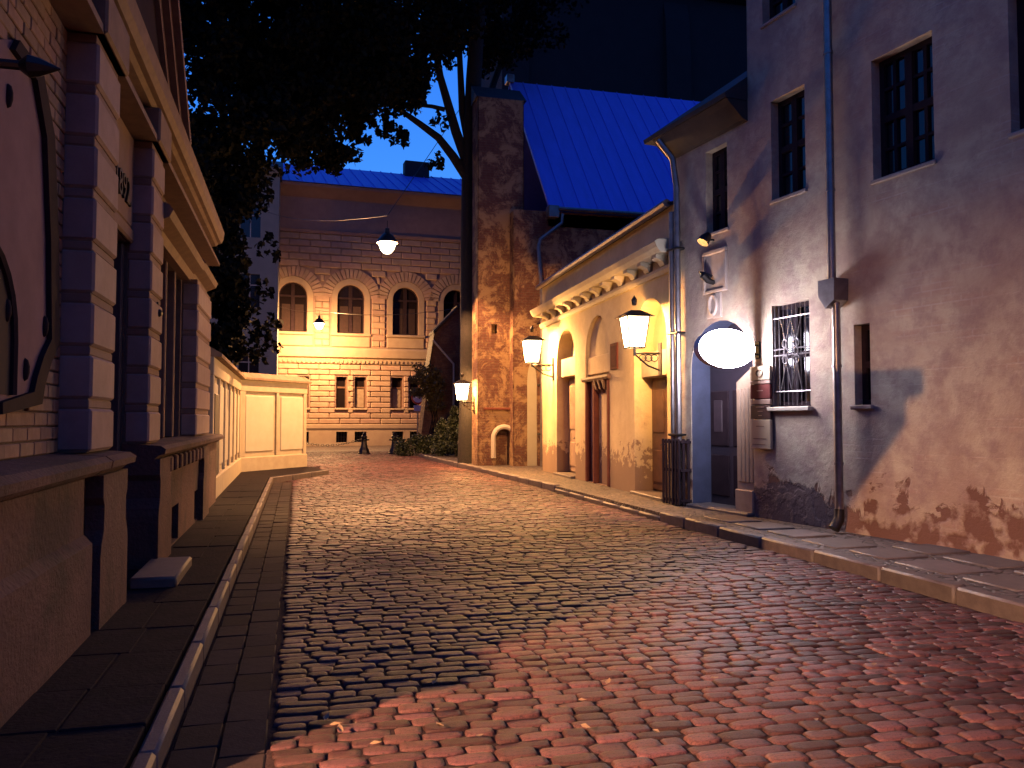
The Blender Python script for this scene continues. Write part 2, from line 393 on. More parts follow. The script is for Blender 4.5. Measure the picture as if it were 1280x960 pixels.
# most base colours scaled down together, deepening skylit shade against the lamps
for k_, m_ in M.items():
    if k_ in ('blue_roof', 'sign_white', 'sign_red', 'zinc', 'iron', 'old_plaster', 'panel', 'cream_trim', 'cream') or not m_.use_nodes: continue
    b_ = m_.node_tree.nodes.get('Principled BSDF')
    if b_ is None or not b_.inputs['Base Color'].is_linked: continue
    src = b_.inputs['Base Color'].links[0].from_socket
    m_.node_tree.links.new(mixc(m_.node_tree.nodes, m_.node_tree.links, 1.0, src, (BASE_DIM, BASE_DIM*.97, BASE_DIM*.95), 'MULTIPLY'), b_.inputs['Base Color'])

# ================================================================== ground, road, pavements
struct(MB().poly([(-700,-700,-.09),(700,-700,-.09),(700,900,-.09),(-700,900,-.09)]).build('ground', 'ground', fix=False))
KP = [(-8, 5.66), (9, 5.69), (18.3, 5.71), (36.8, 5.2), (43, 4.95)]
def kx(y): return float(np.interp(y, [p[0] for p in KP], [p[1] for p in KP]))
LC = [(-8, -.60), (22.5, -.56), (25.4, 1.0)]                     # street edge of the left kerb
def lx(y): return float(np.interp(y, [p[0] for p in LC] , [p[1] for p in LC]))

def sag_z(x, y):
    return .012 * math.sin(x * .7 + y * .45) + .008 * math.sin(x * 1.9 - y * 1.1) + .04 * (1 - ((min(max(x, -.6), 5.75) - 2.55) / 3.1) ** 2) - .02
bed = MB(); gx = [-9, -4, -1.2] + [-.6 + .25*i for i in range(27)]; gyy = [-8 + .3*i for i in range(171)]
for yy in gyy:
    for xx in gx: bed.v.append((xx, yy, sag_z(xx, yy) - .014 - (.012 if xx < -.1 and yy < 23 else 0)))
for j in range(len(gyy) - 1):
    for i in range(len(gx) - 1): q = j*len(gx) + i; bed.f.append((q, q + 1, q + 1 + len(gx), q + len(gx)))
road = struct(bed.build('road', 'mortar', None, True, fix=False))
plaza = struct(MB().poly([(-14,42.6,-.012),(26,42.6,-.012),(26,60,-.012),(-14,60,-.012)]).build('square', 'small_setts', fix=False))

def sett_arrays(seed):
    """unit sett: corner-cut outline, side skirt, rounded shoulder and a slightly domed head"""
    q = random.Random(seed); c = .11 + q.random() * .08
    out = [(-.5+c,-.5),(.5-c,-.5),(.5,-.5+c),(.5,.5-c),(.5-c,.5),(-.5+c,.5),(-.5,.5-c),(-.5,-.5+c)]
    out = [(x + q.uniform(-.03, .03), y + q.uniform(-.03, .03)) for x, y in out]
    v = [(x, y, -.06) for x, y in out] + [(x, y, -.012) for x, y in out] + [(x*.93, y*.93, -.003) for x, y in out] + \
        [(x*.6, y*.6, -.001 + q.uniform(-.0015, .0015)) for x, y in out] + [(0, 0, q.uniform(-.001, .001))]
    f = []
    for r in range(3):
        for k in range(8): f.append((r*8+k, r*8+(k+1) % 8, r*8+8+(k+1) % 8, r*8+8+k))
    f += [(24+k, 24+(k+1) % 8, 32) for k in range(8)]
    return np.array(v), f
SETTS = [sett_arrays(100 + i) for i in range(12)]
sett_mesh = []
for i, (v, f) in enumerate(SETTS):
    me = bpy.data.meshes.new('cobble'); me.from_pydata([tuple(p) for p in v], [], f); me.polygons.foreach_set('use_smooth', [True]*len(me.polygons))
    me.materials.append(M['cobble']); sett_mesh.append(me)
stones = []
y = 1.2
row = 0
while y < 42.5:
    d = random.uniform(.092, .134); x = lx(y) + .47 if y < 22.6 else (lx(y) + .15 if y < 25.3 else -1.0)
    if y > 25.3: x = .75
    if y > 29: x = -4
    x += random.uniform(0, .04); xe = kx(y) - .02
    while x < xe - .08:
        L = min(random.choice((random.uniform(.12, .19), random.uniform(.16, .24), random.uniform(.2, .29))), xe - x)
        wob = .03 * math.sin(x * .9 + y * .13) + .03 * math.sin(x * 2.3 + 1.7 * y)
        stones.append((x + L/2, y + d/2 + wob + random.uniform(-.008, .008), sag_z(x + L/2, y + d/2) + random.uniform(-.007, .006), L - .009, d - .008,
                       random.uniform(-.05, .05), random.randrange(12), random.uniform(-.018, .018), random.uniform(-.018, .018)))
        x += L
    y += d; row += 1
def inview(x, y, z=0, m=0):
    c, s = math.cos(YAW), math.sin(YAW); cx = x*c - y*s; cy = x*s + y*c
    if cy < .5: return None
    px = 640 + FPX * cx / cy; py = 525 + FPX * (EYE - z) / cy
    return (px, py) if -m < px < 1280 + m and py < 960 + m else None
vis = sorted([i for i, s in enumerate(stones) if inview(s[0], s[1], 0, 20)], key=lambda i: stones[i][0]**2 + stones[i][1]**2)[:298]
vs_ = set(vis)
for i in vis:
    s = stones[i]
    o = link('cobble', sett_mesh[s[6]], None, road, (s[0], s[1], s[2])); o.scale = (s[3], s[4], 1); o.rotation_euler = (s[7], s[8], s[5])
V = []; Fc = []; off = 0
farf = {}
for i, s in enumerate(stones):
    if i in vs_: continue
    v, f = SETTS[s[6]]; c, sn = math.cos(s[5]), math.sin(s[5])
    X = v[:, 0]*s[3]; Y = v[:, 1]*s[4]
    p = np.stack([X*c - Y*sn + s[0], X*sn + Y*c + s[1], v[:, 2] + s[2] + Y*s[7] - X*s[8]], 1)
    V.append(p); Fc.append((f, off)); off += len(v)
V = np.concatenate(V)
faces = [tuple(a + o for a in q) for f, o in Fc for q in f]
me = bpy.data.meshes.new('cobbles'); me.from_pydata(V.tolist(), [], faces); me.polygons.foreach_set('use_smooth', [True]*len(me.polygons))
stuff(link('cobbles', me, 'cobble', road))

# gutter of long stones beside the left kerb
for c, (a, b) in enumerate(((.012, .235), (.235, .462))):
    y = 1.6 + random.random() * .2
    while y < 22.2:
        L = random.uniform(.30, .52)
        o = MB().cbox(-(b-a)/2 + .003, (b-a)/2 - .003, -L/2 + .004, L/2 - .004, -.06, 0, .008).build('gutter_stone', 'gutter_stone', road, True, (lx(y) + (a+b)/2, y + L/2, sag_z(lx(y) + (a+b)/2, y) + random.uniform(-.010, -.003)))
        o.rotation_euler = (random.uniform(-.012, .012), random.uniform(-.02, .02), random.uniform(-.012, .012)); y += L

# left pavement with its granite kerb
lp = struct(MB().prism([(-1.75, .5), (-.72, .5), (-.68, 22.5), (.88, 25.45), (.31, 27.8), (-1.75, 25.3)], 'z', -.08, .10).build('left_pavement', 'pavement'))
y = .6
while y < 22.3:
    L = min(random.uniform(.9, 1.3), 22.5 - y)
    a = lx(y) - .095; o = MB().cbox(a, a + .09, y, y + L - .008, -.07, .108 + random.uniform(-.003, .004), .018).build('kerb_stone', 'kerb', lp, True); y += L
for k in range(3):
    p = Vector((-.62 + .52*k, 22.55 + .97*k, 0)); o = MB().cbox(-.045, .045, 0, 1.08, -.07, .108, .018).build('kerb_stone', 'kerb', lp, True, p); o.rotation_euler = (0, 0, -math.atan2(.52, .97))
y = 2.2
while y < 22.0:                                                   # worn slabs of the footway
    L = random.uniform(.62, .95)
    xs = (-1.38, random.uniform(-1.12, -.98), lx(y) - .105)
    for c in (0, 1):
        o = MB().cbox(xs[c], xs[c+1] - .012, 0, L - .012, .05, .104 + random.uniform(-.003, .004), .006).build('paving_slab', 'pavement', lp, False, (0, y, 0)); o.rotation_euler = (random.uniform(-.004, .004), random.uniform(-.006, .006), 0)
    y += L
st = MB().cbox(-1.42, -1.02, 8.0, 9.15, .09, .20, .02).build('door_step', 'slab', lp, True)

# right pavement, kerb with a dropped stretch, slabs set in dark setts
def rwall(y): return float(np.interp(y, [-8, 7.27, 13.9, 24.3, 26, 44], [9.7, 7.62, 6.75, 7.3, 7.4, 9.0]))
pr = [(kx(y) + .02, y) for y in (-8, 9, 18.3, 36.8, 42.6)] + [(rwall(y) + .6, y) for y in (42.6, 26, 24.3, 13.9, 7.27, -8)]
rp = struct(MB().prism(pr, 'z', -.08, .105).build('right_pavement', 'small_setts'))
y = .8
while y < 42:
    L = random.uniform(.85, 1.15)
    drop = .075 if 12.3 < y < 17.6 else 0
    x0 = kx(y + L/2) - .01
    t = math.atan2(kx(y + L) - kx(y), L)
    o = MB().cbox(0, .16, 0, L - .012, -.09, .125 - drop + random.uniform(-.006, .006), .022).build('kerb_stone', 'kerb', rp, True, (kx(y) - .01, y, 0)); o.rotation_euler = (0, random.uniform(-.01, .01), -t)
    y += L
y = 3.4
while y < 11.0:
    L = random.uniform(.78, .9)
    for c in (0, 1):
        x = kx(y) + .40 + c * .72
        if x + .56 > rwall(y + L) - .1: continue
        o = MB().cbox(0, .56, 0, L - .17, .06, .122 + random.uniform(-.004, .006), .012).build('paving_slab', 'slab', rp, True, (x + random.uniform(-.02, .02), y + c*.13, 0)); o.rotation_euler = (0, 0, random.uniform(-.02, .02))
    y += L
# fallen leaves and litter on the setts
lfm = MB(); lfm.add([(-.5,0,0),(-.2,.28,.12),(.25,.22,.05),(.55,0,.16),(.25,-.24,.1),(-.2,-.26,.03),(0,0,-.06)], [(0,1,6),(1,2,6),(2,3,6),(3,4,6),(4,5,6),(5,0,6)])
lme = lfm.mesh('fallen_leaf', True, False); lme.materials.append(M['fallen'])
for (px, py) in [(543,857),(545,892),(550,912),(728,880),(732,914),(820,920),(955,772),(760,857),(408,902),(420,911),(425,917),(955,780),(893,852),(1020,787),(1068,745),(893,747),(950,748),(1020,905),(600,925),(470,935),(1092,835),(812,840)]:
    p = gnd(px, py, .02); o = link('fallen_leaf', lme, None, None, (p.x, p.y, .042)); sc = random.uniform(.05, .085); o.scale = (sc, sc*.8, sc); o.rotation_euler = (random.uniform(-.2,.2), random.uniform(-.2,.2), random.uniform(0, 6))
    tag(o, 'small dry pale leaf lying on the cobbled street', 'leaf', 'fallen leaves on the cobbles')

# ================================================================== villa on the left
FV = Frame((-1.7, 0), 0)
V0, V1 = -16.25, -3.26                                           # s = -y
villa = fthing('villa', 'single-storey ornate villa with rusticated piers, gable and heavy cornice along left pavement', 'house', FV)
def vs(px, t=0.0, py=400): return FV.pix(px, py, t)[0]
p1a, p1b = vs(145, .24), vs(117, .24); p2a, p2b = vs(203, .24), vs(189, .24); p3a, p3b = vs(264, .24), vs(248, .24)
MB().box(V0, V1, -11, -.56, 0, 5.2).build('body', 'villa_plaster', villa)
wm = MB(); wall(wm, V0, V1, 0, 4.9, [(p2b, p1a, .1, 3.42, 0, .5), (p3b + .12, p2a - .12, 1.34, 3.72, 0, .28)])
wm.box(V0, V0 + .02, -.57, 0, 0, 4.9); wm.box(V1 - .02, V1, -.57, 0, 0, 4.9)
wm.build('wall', 'villa_mortar', villa)
# plinth
p1q = vs(124, .36, 777) - .06
pl = MB(); wall(pl, p1q + .2, V1, 0, 1.2, [], .2, .28); pl.box(p1q + .2, p1q + .22, 0, .28, 0, 1.2); pl.box(p1q + .2, V1, 0, .28, 1.19, 1.2)
pl.box(p1q + .2, V1 - .01, .27, .335, 0, .74); pl.prism([(.335, .74), (.28, .8), (.27, .74)], 'x', p1q + .2, V1 - .01)
pl.build('plinth', 'villa_base', villa)
bz = [(vs(223, .28, 640), vs(214, .28, 640), .12, .56), (vs(249, .28, 620), vs(243, .28, 620), .12, .56)]
pl = MB(); wall(pl, V0, p2b, .0, 1.2, [b + (0, .26) for b in bz], .2, .28); pl.box(V0, p2b, 0, .28, 1.19, 1.2); pl.box(p2b - .01, p2b, 0, .28, 0, 1.2); pl.box(V0, V0 + .01, 0, .28, 0, 1.2)
pl.build('plinth', 'villa_base', villa)
for b in bz: MB().box(b[0], b[1], .03, .05, b[2], b[3]).build('basement_window', 'glass', villa)
led = [(0, 1.2), (.30, 1.2), (.34, 1.235), (.40, 1.25), (.41, 1.30), (.36, 1.335), (0, 1.36)]
MB().prism(led, 'x', p1b + .10, V1 + .05).build('ledge', 'villa_base', villa)
MB().prism(led, 'x', p1a - .05, p1b + .06).build('ledge', 'villa_base', villa)
MB().prism(led, 'x', V0 - .05, p2b + .04).build('ledge', 'villa_base', villa)
s = p3b - .02; k = 0
while s < p2a - .1:
    MB().cbox(s, s + .2, .275, .37, 1.02, 1.2, .02).build('bracket', 'villa_base', villa); s += .42
# pier pedestals with swelling console outline
def pedestal(a, b):
    m = (b - a)
    pr = [(a, 0), (b, 0), (b, .62), (b - .02, .70), (b - .09, .80), (b - .10, .98), (b - .05, 1.04), (b - .05, 1.2), (a + .05, 1.2), (a + .05, 1.04), (a + .10, .98), (a + .09, .80), (a + .02, .70), (a, .62)]
    o = MB().prism(pr, 'y', .0, .36).build('pedestal', 'villa_base', villa)
pedestal(vs(158, .36, 745), vs(124, .36, 777)); pedestal(p2a - .1, p2b + .1); pedestal(p3b - .75, p3b + .1)
# rusticated piers: pale proud blocks and recessed darker bands
def pier(a, b, z0, z1, n=7, t=.24):
    core = MB().box(a + .015, b - .015, 0, t - .03, z0, z1).build('pier', 'ornament', villa)
    h = (z1 - z0) / n
    for k in range(n):
        MB().cbox(a, b, 0, t, z0 + k*h + .006, z0 + (k+.83)*h, .02).build('quoin', 'quoin', core)
        MB().cbox(a + .008, b - .008, 0, t - .022, z0 + (k+.84)*h, z0 + (k+.995)*h, .006).build('band', 'villa_plaster', core)
for (a, b) in ((p1a, p1b), (p2a, p2b)): MB().cbox(a - .03, b + .03, 0, .30, 4.5, 4.86, .02).build('entablature_block', 'ornament', villa)
pier(p1a, p1b, 1.36, 4.5, 8); pier(p2a, p2b, 1.36, 4.5, 8); pier(p3a, p3b, 1.36, 3.75, 6)
# bricks between: real courses
bm_mesh = {}
def bricks(a, b, z0, z1, skip=None, t=.0):
    h, L = .098, .285; z = z0; r = 0
    while z + h <= z1 + .005:
        s = a - (L/2 if r % 2 else 0)
        while s < b - .02:
            x0, x1 = max(s, a), min(s + L, b)
            if x1 - x0 > .06 and not (skip and skip((x0 + x1)/2, z + h/2, x1 - x0)):
                key = round(x1 - x0, 2)
                if key not in bm_mesh:
                    q = MB().cbox(0, key - .012, -.02, .022, 0, h - .012, .006).mesh('brick'); q.materials.append(M['villa_brick']); bm_mesh[key] = q
                link('brick', bm_mesh[key], None, villa, (x0 + .006, t + random.uniform(-.004, .004), z + .006))
            s += L
        z += h; r += 1
pan = [(-170, 40), (22, 50), (52, 92), (66, 170), (71, 300), (72, 430), (62, 452), (54, 480), (50, 505), (0, 518), (-170, 530)]
panp = [FV.pix(x, y, .02) for x, y in pan]
def inpoly(x, y, P):
    c = False; j = len(P) - 1
    for i in range(len(P)):
        if (P[i][1] > y) != (P[j][1] > y) and x < (P[j][0]-P[i][0])*(y-P[i][1])/(P[j][1]-P[i][1]) + P[i][0]: c = not c
        j = i
    return c
bricks(p1b + .0, V1 - .9, 1.36, 4.5, lambda s, z, L: inpoly(s - L*.4, z, panp) and inpoly(s + L*.4, z, panp))
bricks(V0 + 5.2, p1b + .6, 4.66, 4.86)
# pale blind panel with curved frame, bosses and the head of an arched light
MB().prism(panp, 'y', -.01, .03).build('blind_panel', 'dull_plaster', villa)
edge = [(22, 50), (52, 92), (66, 170), (71, 300), (72, 430), (62, 452), (54, 480), (50, 505), (0, 518)]
inner = [(16, 62), (44, 100), (56, 172), (61, 300), (62, 424), (52, 446), (44, 472), (40, 490), (0, 503)]
fm = MB()
for i in range(len(edge) - 1):
    q = [FV.pix(*edge[i], .05), FV.pix(*edge[i+1], .05), FV.pix(*inner[i+1], .05), FV.pix(*inner[i], .05)]
    fm.prism(q, 'y', .0, .065)
fm.build('panel_frame', 'dark_frame', villa)
for (px, py) in [(10, 388), (57, 408), (33, 462), (12, 120)]:
    s, z = FV.pix(px, py, .04); q = MB(); q.lathe([(.0, -.075), (.02, -.06), (.03, -.02), (.03, .02), (.02, .06), (0, .075)], (s, .03, z), 10); q.build('boss', 'dark_frame', villa, True)
a0 = FV.pix(14, 510, .04); cx = a0[0] + .55
MB().prism(arch_pts(a0[0], cx + .55, 1.75, 2.62, .55), 'y', .02, .036).build('arched_light', 'dim_curtain', villa)
ar = MB(); pts = arch_pts(a0[0], cx + .55, 1.75, 2.62, .55); ar.tube([(p[0], .04, p[1]) for p in pts], .03, 6); ar.build('light_moulding', 'dark_frame', villa, True)
# doorway
dr = MB().box(p2b, p1a, -.55, -.50, .1, 3.42).build('door', 'dark_door', villa)
dw = (p1a - p2b)
for i in range(2):
    a = p2b + .06 + i * (dw/2 - .02)
    for (z0, z1) in ((.25, 1.0), (1.1, 2.2), (2.35, 2.65)): MB().cbox(a, a + dw/2 - .12, -.51, -.475, z0, z1, .012).build('door_panel', 'dark_frame', dr)
MB().box(p2b + .02, p1a - .02, -.52, -.45, 2.72, 2.8).build('transom', 'dark_frame', dr)
MB().cbox(p2b + .01, p2b + .13, -.5, -.02, .1, 3.4, .015).build('jamb', 'shutter', villa)
MB().cbox(p2b - .02, p1a + .02, .0, .06, 3.42, 3.56, .02).build('lintel', 'villa_plaster', villa)
# date panel over the door
MB().cbox(p2b + .03, p1a - .03, .0, .05, 3.56, 4.5, .02).build('date_panel', 'villa_plaster', villa)
fc = bpy.data.curves.new('date', 'FONT'); fc.body = '1892.'; fc.size = .36; fc.extrude = .012; fc.align_x = 'CENTER'
fo = bpy.data.objects.new('date_tmp', fc); C.objects.link(fo); dg = bpy.context.evaluated_depsgraph_get(); dm = bpy.data.meshes.new_from_object(fo.evaluated_get(dg)); bpy.data.objects.remove(fo)
dn = link('date_numerals', dm, 'iron', villa, ((p1a + p2b)/2 - .24, .062, 3.74)); dn.rotation_euler = (PI/2, 0, PI)
dn['label'] = 'dark iron numerals 1892 above the doorway'
# shuttered window between the second and third piers
wa, wb_ = p3b + .12, p2a - .12
wn_ = MB().box(wa, wb_, -.3, -.26, 1.34, 3.72).build('window', 'glass', villa)
for k in range(4):
    a = wa + (wb_ - wa) * k / 4; b = wa + (wb_ - wa) * (k + 1) / 4
    MB().cbox(a + .05, b - .05, -.26, -.06 - .02*(k % 2), 1.36, 3.68, .02).build('shutter', 'shutter', wn_)
    MB().cbox(b - .055, b + .02 if k < 3 else b, -.2, .03, 1.36, 3.70, .015).build('mullion', 'ornament', wn_)
hood = [(0, 3.72), (.12, 3.72), (.16, 3.82), (.30, 3.88), (.34, 3.96), (.30, 4.02), (.1, 4.1), (0, 4.1)]
MB().prism(hood, 'x', wa - .1, wb_ + .16).build('hood', 'ornament', villa)
MB().prism([(p[0], p[1] + .04) for p in hood], 'x', p3a - .06, p3b + .06).build('capital', 'ornament', villa)
# entablature and gable
cor = [(0, 4.5), (.27, 4.5), (.27, 4.56), (.22, 4.58), (.22, 4.64), (0.03, 4.66), (0.03, 4.84), (.1, 4.86), (.2, 4.88), (.24, 4.92), (.29, 4.93), (.33, 5.0), (.35, 5.14), (.31, 5.2), (0, 5.24)]
MB().prism(cor, 'x', V0 - .18, V1 + .2).build('cornice', 'ornament', villa)
q = V0 + .1
cr = bpy.data.objects[-1] if False else None
rf = MB().prism([(.2, 5.2), (-11.2, 5.2), (-11.2, 7.5), (-5.5, 8.4), (.1, 5.4)], 'x', V0 - .1, V1 + .1).build('roof', 'roof_dark', villa)
ga, gb, gc, gz = -11.5, -5.1, -8.3, 8.2
MB().prism([(ga + .2, 5.21), (gb - .2, 5.21), (gc, gz - .25)], 'y', -.6, .1).build('gable', 'dark_frame', villa)
for (e, sg) in ((ga, 1), (gb, -1)):
    rk = MB(); L = math.hypot(gc - e, gz - 5.22); ux, uz = (gc - e)/L, (gz - 5.22)/L; nx, nz = -uz*sg, ux*sg
    for (t0, t1, n0, n1) in ((-.6, .16, -.34, -.2), (-.6, .24, -.2, -.06), (-.6, .32, -.06, .06)):
        P = [(e + nx*n0, 5.22 + nz*n0), (gc + nx*n0 + ux*.0, gz + nz*n0), (gc + nx*n1, gz + nz*n1), (e + nx*n1, 5.22 + nz*n1)]
        rk.prism(P, 'y', t0, t1)
    rk.build('raking_cornice', 'ornament', villa)
# little iron wall ornament on the second pier
s, z = FV.pix(196, 397, .22); q = MB().tube([(s, .215, z - .16), (s, .225, z + .17)], .012, 6); q.tube([(s - .09, .22, z + .05), (s + .09, .22, z + .05)], .012, 6); q.lathe([(0, -.05), (.04, -.03), (.05, 0), (.04, .03), (0, .05)], (s, .23, z + .05), 10)
q.build('wall_anchor', 'iron', villa, True)
# corner balcony on the end wall round the corner: its bracket shapes the lamp shadow on the house opposite
bal = MB().prism([(V1, 2.45), (V1, 3.22), (V1 + .62, 3.22), (V1 + .62, 3.1)], 'y', -.9, .1); bal.cbox(V1 - .01, V1 + .7, -1.6, .16, 3.22, 3.34, .02)
bal.build('balcony', 'villa_base', villa)

# iron bracket sticking out of the villa wall
tip = FV.pix(50, 84, .62); b0 = tip[0]
bz_ = tip[1]
ib = fthing('iron_bracket', 'black wrought iron bracket arm with pointed finial on villa wall', 'bracket', FV, (b0, 0, bz_))
MB().tube([(0, -.0, 0), (0, .56, 0)], .022, 8).build('arm', 'iron', ib, True)
MB().tube([(0, .54, .0), (0, .58, 0), (0, .62, 0), (0, .7, 0)], [.02, .05, .04, .004], 8).build('finial', 'iron', ib, True)
MB().tube([(0, .02, .35), (0, .12, .30), (0, .3, .16), (0, .42, .02)], .014, 6).build('scroll', 'iron', ib, True)
MB().cbox(-.05, .05, -.01, .025, -.08, .42, .01).build('wall_plate', 'iron', ib)

# ================================================================== garden wall
GA0, GA1, GB1 = (-1.52, 16.27), (-1.58, 25.2), (.31, 27.7)
gw = thing('garden_wall', 'cream plastered garden wall with recessed panels and tiled coping beyond the villa', 'wall', (GA1[0], GA1[1], 0))
def gseg(p, q, t, z0, z1, name, m, a0=0.0, a1=None, off=0.0, par=None, c=.012):
    p, q = Vector(p), Vector(q); d = (q - p); L = d.length; d.normalize(); a1 = L if a1 is None else a1
    o = MB().cbox(a0, a1, off - t, off, z0, z1, c).build(name, m, par or gw)
    # local +x runs p->q, +y is the street side (right of travel is -y, so flip)
    ang = math.atan2(d.y, d.x); P = Vector((p.x, p.y, 0)) - Vector((GA1[0], GA1[1], 0))
    o.location = P; o.rotation_euler = (0, 0, ang); return o, L
# local y for a p->q run points left; the street is on the right, so the street face is negative y: use off<0 by mirroring thickness
def grun(p, q, panels, h=2.8):
    p, q = Vector(p), Vector(q); L = (q - p).length
    def piece(name, m, a0, a1, y0, y1, z0, z1, c=.012):
        o = MB().cbox(a0, a1, y0, y1, z0, z1, c).build(name, m, gw)
        o.location = Vector((p.x, p.y, 0)) - Vector((GA1[0], GA1[1], 0)); o.rotation_euler = (0, 0, math.atan2(q.y - p.y, q.x - p.x)); return o
    piece('wall', 'cream_trim', 0, L, .03, .34, .05, h)
    piece('plinth', 'cream_trim', -.02, L + .03, -.06, .36, .05, .52, .03)
    piece('frieze', 'cream_trim', 0, L + .02, -.035, .36, h - .36, h - .02)
    edges = [0] + panels + [L]
    n = len(edges) - 1
    for i in range(n):
        a, b = edges[i], edges[i+1]
        piece('pilaster', 'cream_trim', a, a + .12 + (.1 if i == 0 else 0), -.03, .1, .52, h - .36)
        piece('panel', 'panel', a + .25, b - .1, .0, .05, .66, h - .48, .02)
    piece('pilaster', 'cream_trim', L - .16, L, -.03, .1, .52, h - .36)
    # coping: tiles with an outward slope
    k = 0.0
    while k < L - .05:
        e = min(k + .42, L + .06)
        o = MB().prism([(-.16, h - .02), (-.17, h + .04), (.1, h + .20), (.42, h + .05), (.42, h - .02)], 'x', k + .004, e - .004).build('coping_tile', 'coping_tile', gw)
        o.location = Vector((p.x, p.y, 0)) - Vector((GA1[0], GA1[1], 0)); o.rotation_euler = (0, 0, math.atan2(q.y - p.y, q.x - p.x)); k += .42
    return piece
pc = grun(GA0, GA1, [1.5, 3.0, 4.5, 6.0, 7.5])
q = pc('gate', 'dark_door', .25, 1.15, -.045, .05, .52, 2.1)
grun(GA1, GB1, [1.62])
grun(GB1, (-2.6, 30.8), [2.0])

# ================================================================== grey building and palace behind
gy = 49.0
ga_, gb_ = aty(150, 400, gy), aty(347, 400, gy); gtop = aty(347, 212, gy).z
FG = Frame((gb_.x, gy), R(-90))
greyb = fthing('grey_house', 'plain grey-green plastered house behind the dark overhanging tree', 'house', FG)
GW = gb_.x - ga_.x
m = MB(); wins = [(1.0 + 2.6*k, 2.1 + 2.6*k, z, z + 1.9) for k in range(3) for z in (3.6, 8.0, 12.0)]
wall(m, 0, GW, 0, gtop, wins, .2); m.build('wall', 'grey_plaster', greyb)
MB().box(.01, GW, -10, -.25, 0, gtop).build('body', 'grey_plaster', greyb)
MB().prism([(0, gtop - .4), (.14, gtop - .35), (.3, gtop - .1), (.32, gtop + .05), (0, gtop + .1)], 'x', -.1, GW).build('cornice', 'grey_plaster', greyb)
for wq in wins:
    o = MB().box(wq[0], wq[1], -.2, -.16, wq[2], wq[3]).build('window', 'glass', greyb)
    f = MB(); f.box((wq[0]+wq[1])/2 - .03, (wq[0]+wq[1])/2 + .03, -.16, -.12, wq[2], wq[3]); f.box(wq[0], wq[1], -.16, -.125, wq[2] + 1.25, wq[2] + 1.31); f.build('window_frame', 'white_paint', o)
MB().prism([(.3, gtop + .1), (-10, gtop + .1), (-5, gtop + 2.0)], 'x', -.1, GW).build('roof', 'roof_dark', greyb)

pc0 = aty(450, 555, 53.0)
FP = Frame((pc0.x, pc0.y), R(-90 + 3.4))
pal = fthing('palace', 'large rusticated stone palace with arched upper windows and blue metal roof across the square', 'building', FP)
px_ = lambda x, y, t=0.0: FP.pix(x, y, t)
PL, PR = px_(347, 450)[0], px_(640, 450)[0]                       # s grows to the left
ztop = px_(470, 241)[1]
ledz = px_(440, 440)[1]; zb = px_(440, 531)[1]; zc = px_(440, 293)[1]
arch = []
for (a, b) in ((348, 384), (422, 455), (492, 522), (556, 584)):
    s1, s0 = px_(a, 400)[0], px_(b, 400)[0]; w_ = 1.68; c_ = (s0 + s1)/2
    zb0 = px_(438, 417)[1]; zt0 = px_(438, 356)[1]
    arch.append((c_ - w_/2, c_ + w_/2, zb0, zt0, w_/2))
low = []
for (a, b) in ((373, 386), (420, 433.5), (443, 457.5), (489.5, 503.5), (512, 525), (558, 571)):
    low.append((px_(b, 490)[0], px_(a, 490)[0], px_(440, 510)[1], px_(440, 471)[1]))
base = []
for (a, b) in ((374, 386), (420, 434), (443, 458), (490, 504), (512, 524), (558, 571)):
    base.append((px_(b, 545)[0], px_(a, 545)[0], px_(440, 553)[1], px_(440, 539.5)[1]))
m = MB(); wall(m, PR, PL, -.1, ztop, arch + low + base, .35); m.build('wall', 'palace_wall', pal)
MB().box(PR, PL, -14, -.42, -.1, ztop).build('body', 'palace_wall', pal)
m = MB(); m.box(PL - .02, PL, -.42, 0, -.1, ztop); m.box(PR, PR + .02, -.42, 0, -.1, ztop); m.build('end_wall', 'palace_wall', pal)
# rusticated blocks: individual, courses alternate
blk = {}
def block(s0, s1, z0, z1, d=.10):
    key = (round(s1 - s0, 2), round(z1 - z0, 2))
    if key not in blk:
        q = MB().cbox(0, key[0] - .03, -.03, d, 0, key[1] - .03, .045).mesh('stone_block'); q.materials.append(M['palace_block']); blk[key] = q
    link('stone_block', blk[key], None, pal, (s0 + .015, 0, z0 + .015))
def blocked(s0, s1, z0, z1, keep):
    """cut a course run [s0,s1] by openings; yields free intervals"""
    cuts = []
    for o in keep:
        if o[2] - .02 < z1 and o[3] + .02 > z0: cuts.append((o[0] - .05, o[1] + .05))
    cuts.sort(); cur = s0; out = []
    for a, b in cuts:
        if a > cur: out.append((cur, min(a, s1)))
        cur = max(cur, b)
    if cur < s1: out.append((cur, s1))
    return out
def courses(z0, z1, n, L, keep, pr=None):
    h = (z1 - z0)/n
    for r in range(n):
        a, b = z0 + r*h, z0 + (r+1)*h
        for (i0, i1) in blocked(PR, PL, a + .02, b - .02, keep):
            ph = (L/2 if r % 2 else 0); s = math.floor((i0 - ph)/L)*L + ph
            while s < i1 - .05:
                x0, x1 = max(s, i0), min(s + L, i1)
                if x1 - x0 > .16: block(x0, x1, a, b)
                s += L
lh = px_(440, 445)[1]
courses(zb + .05, lh - .55, 11, 1.28, low)
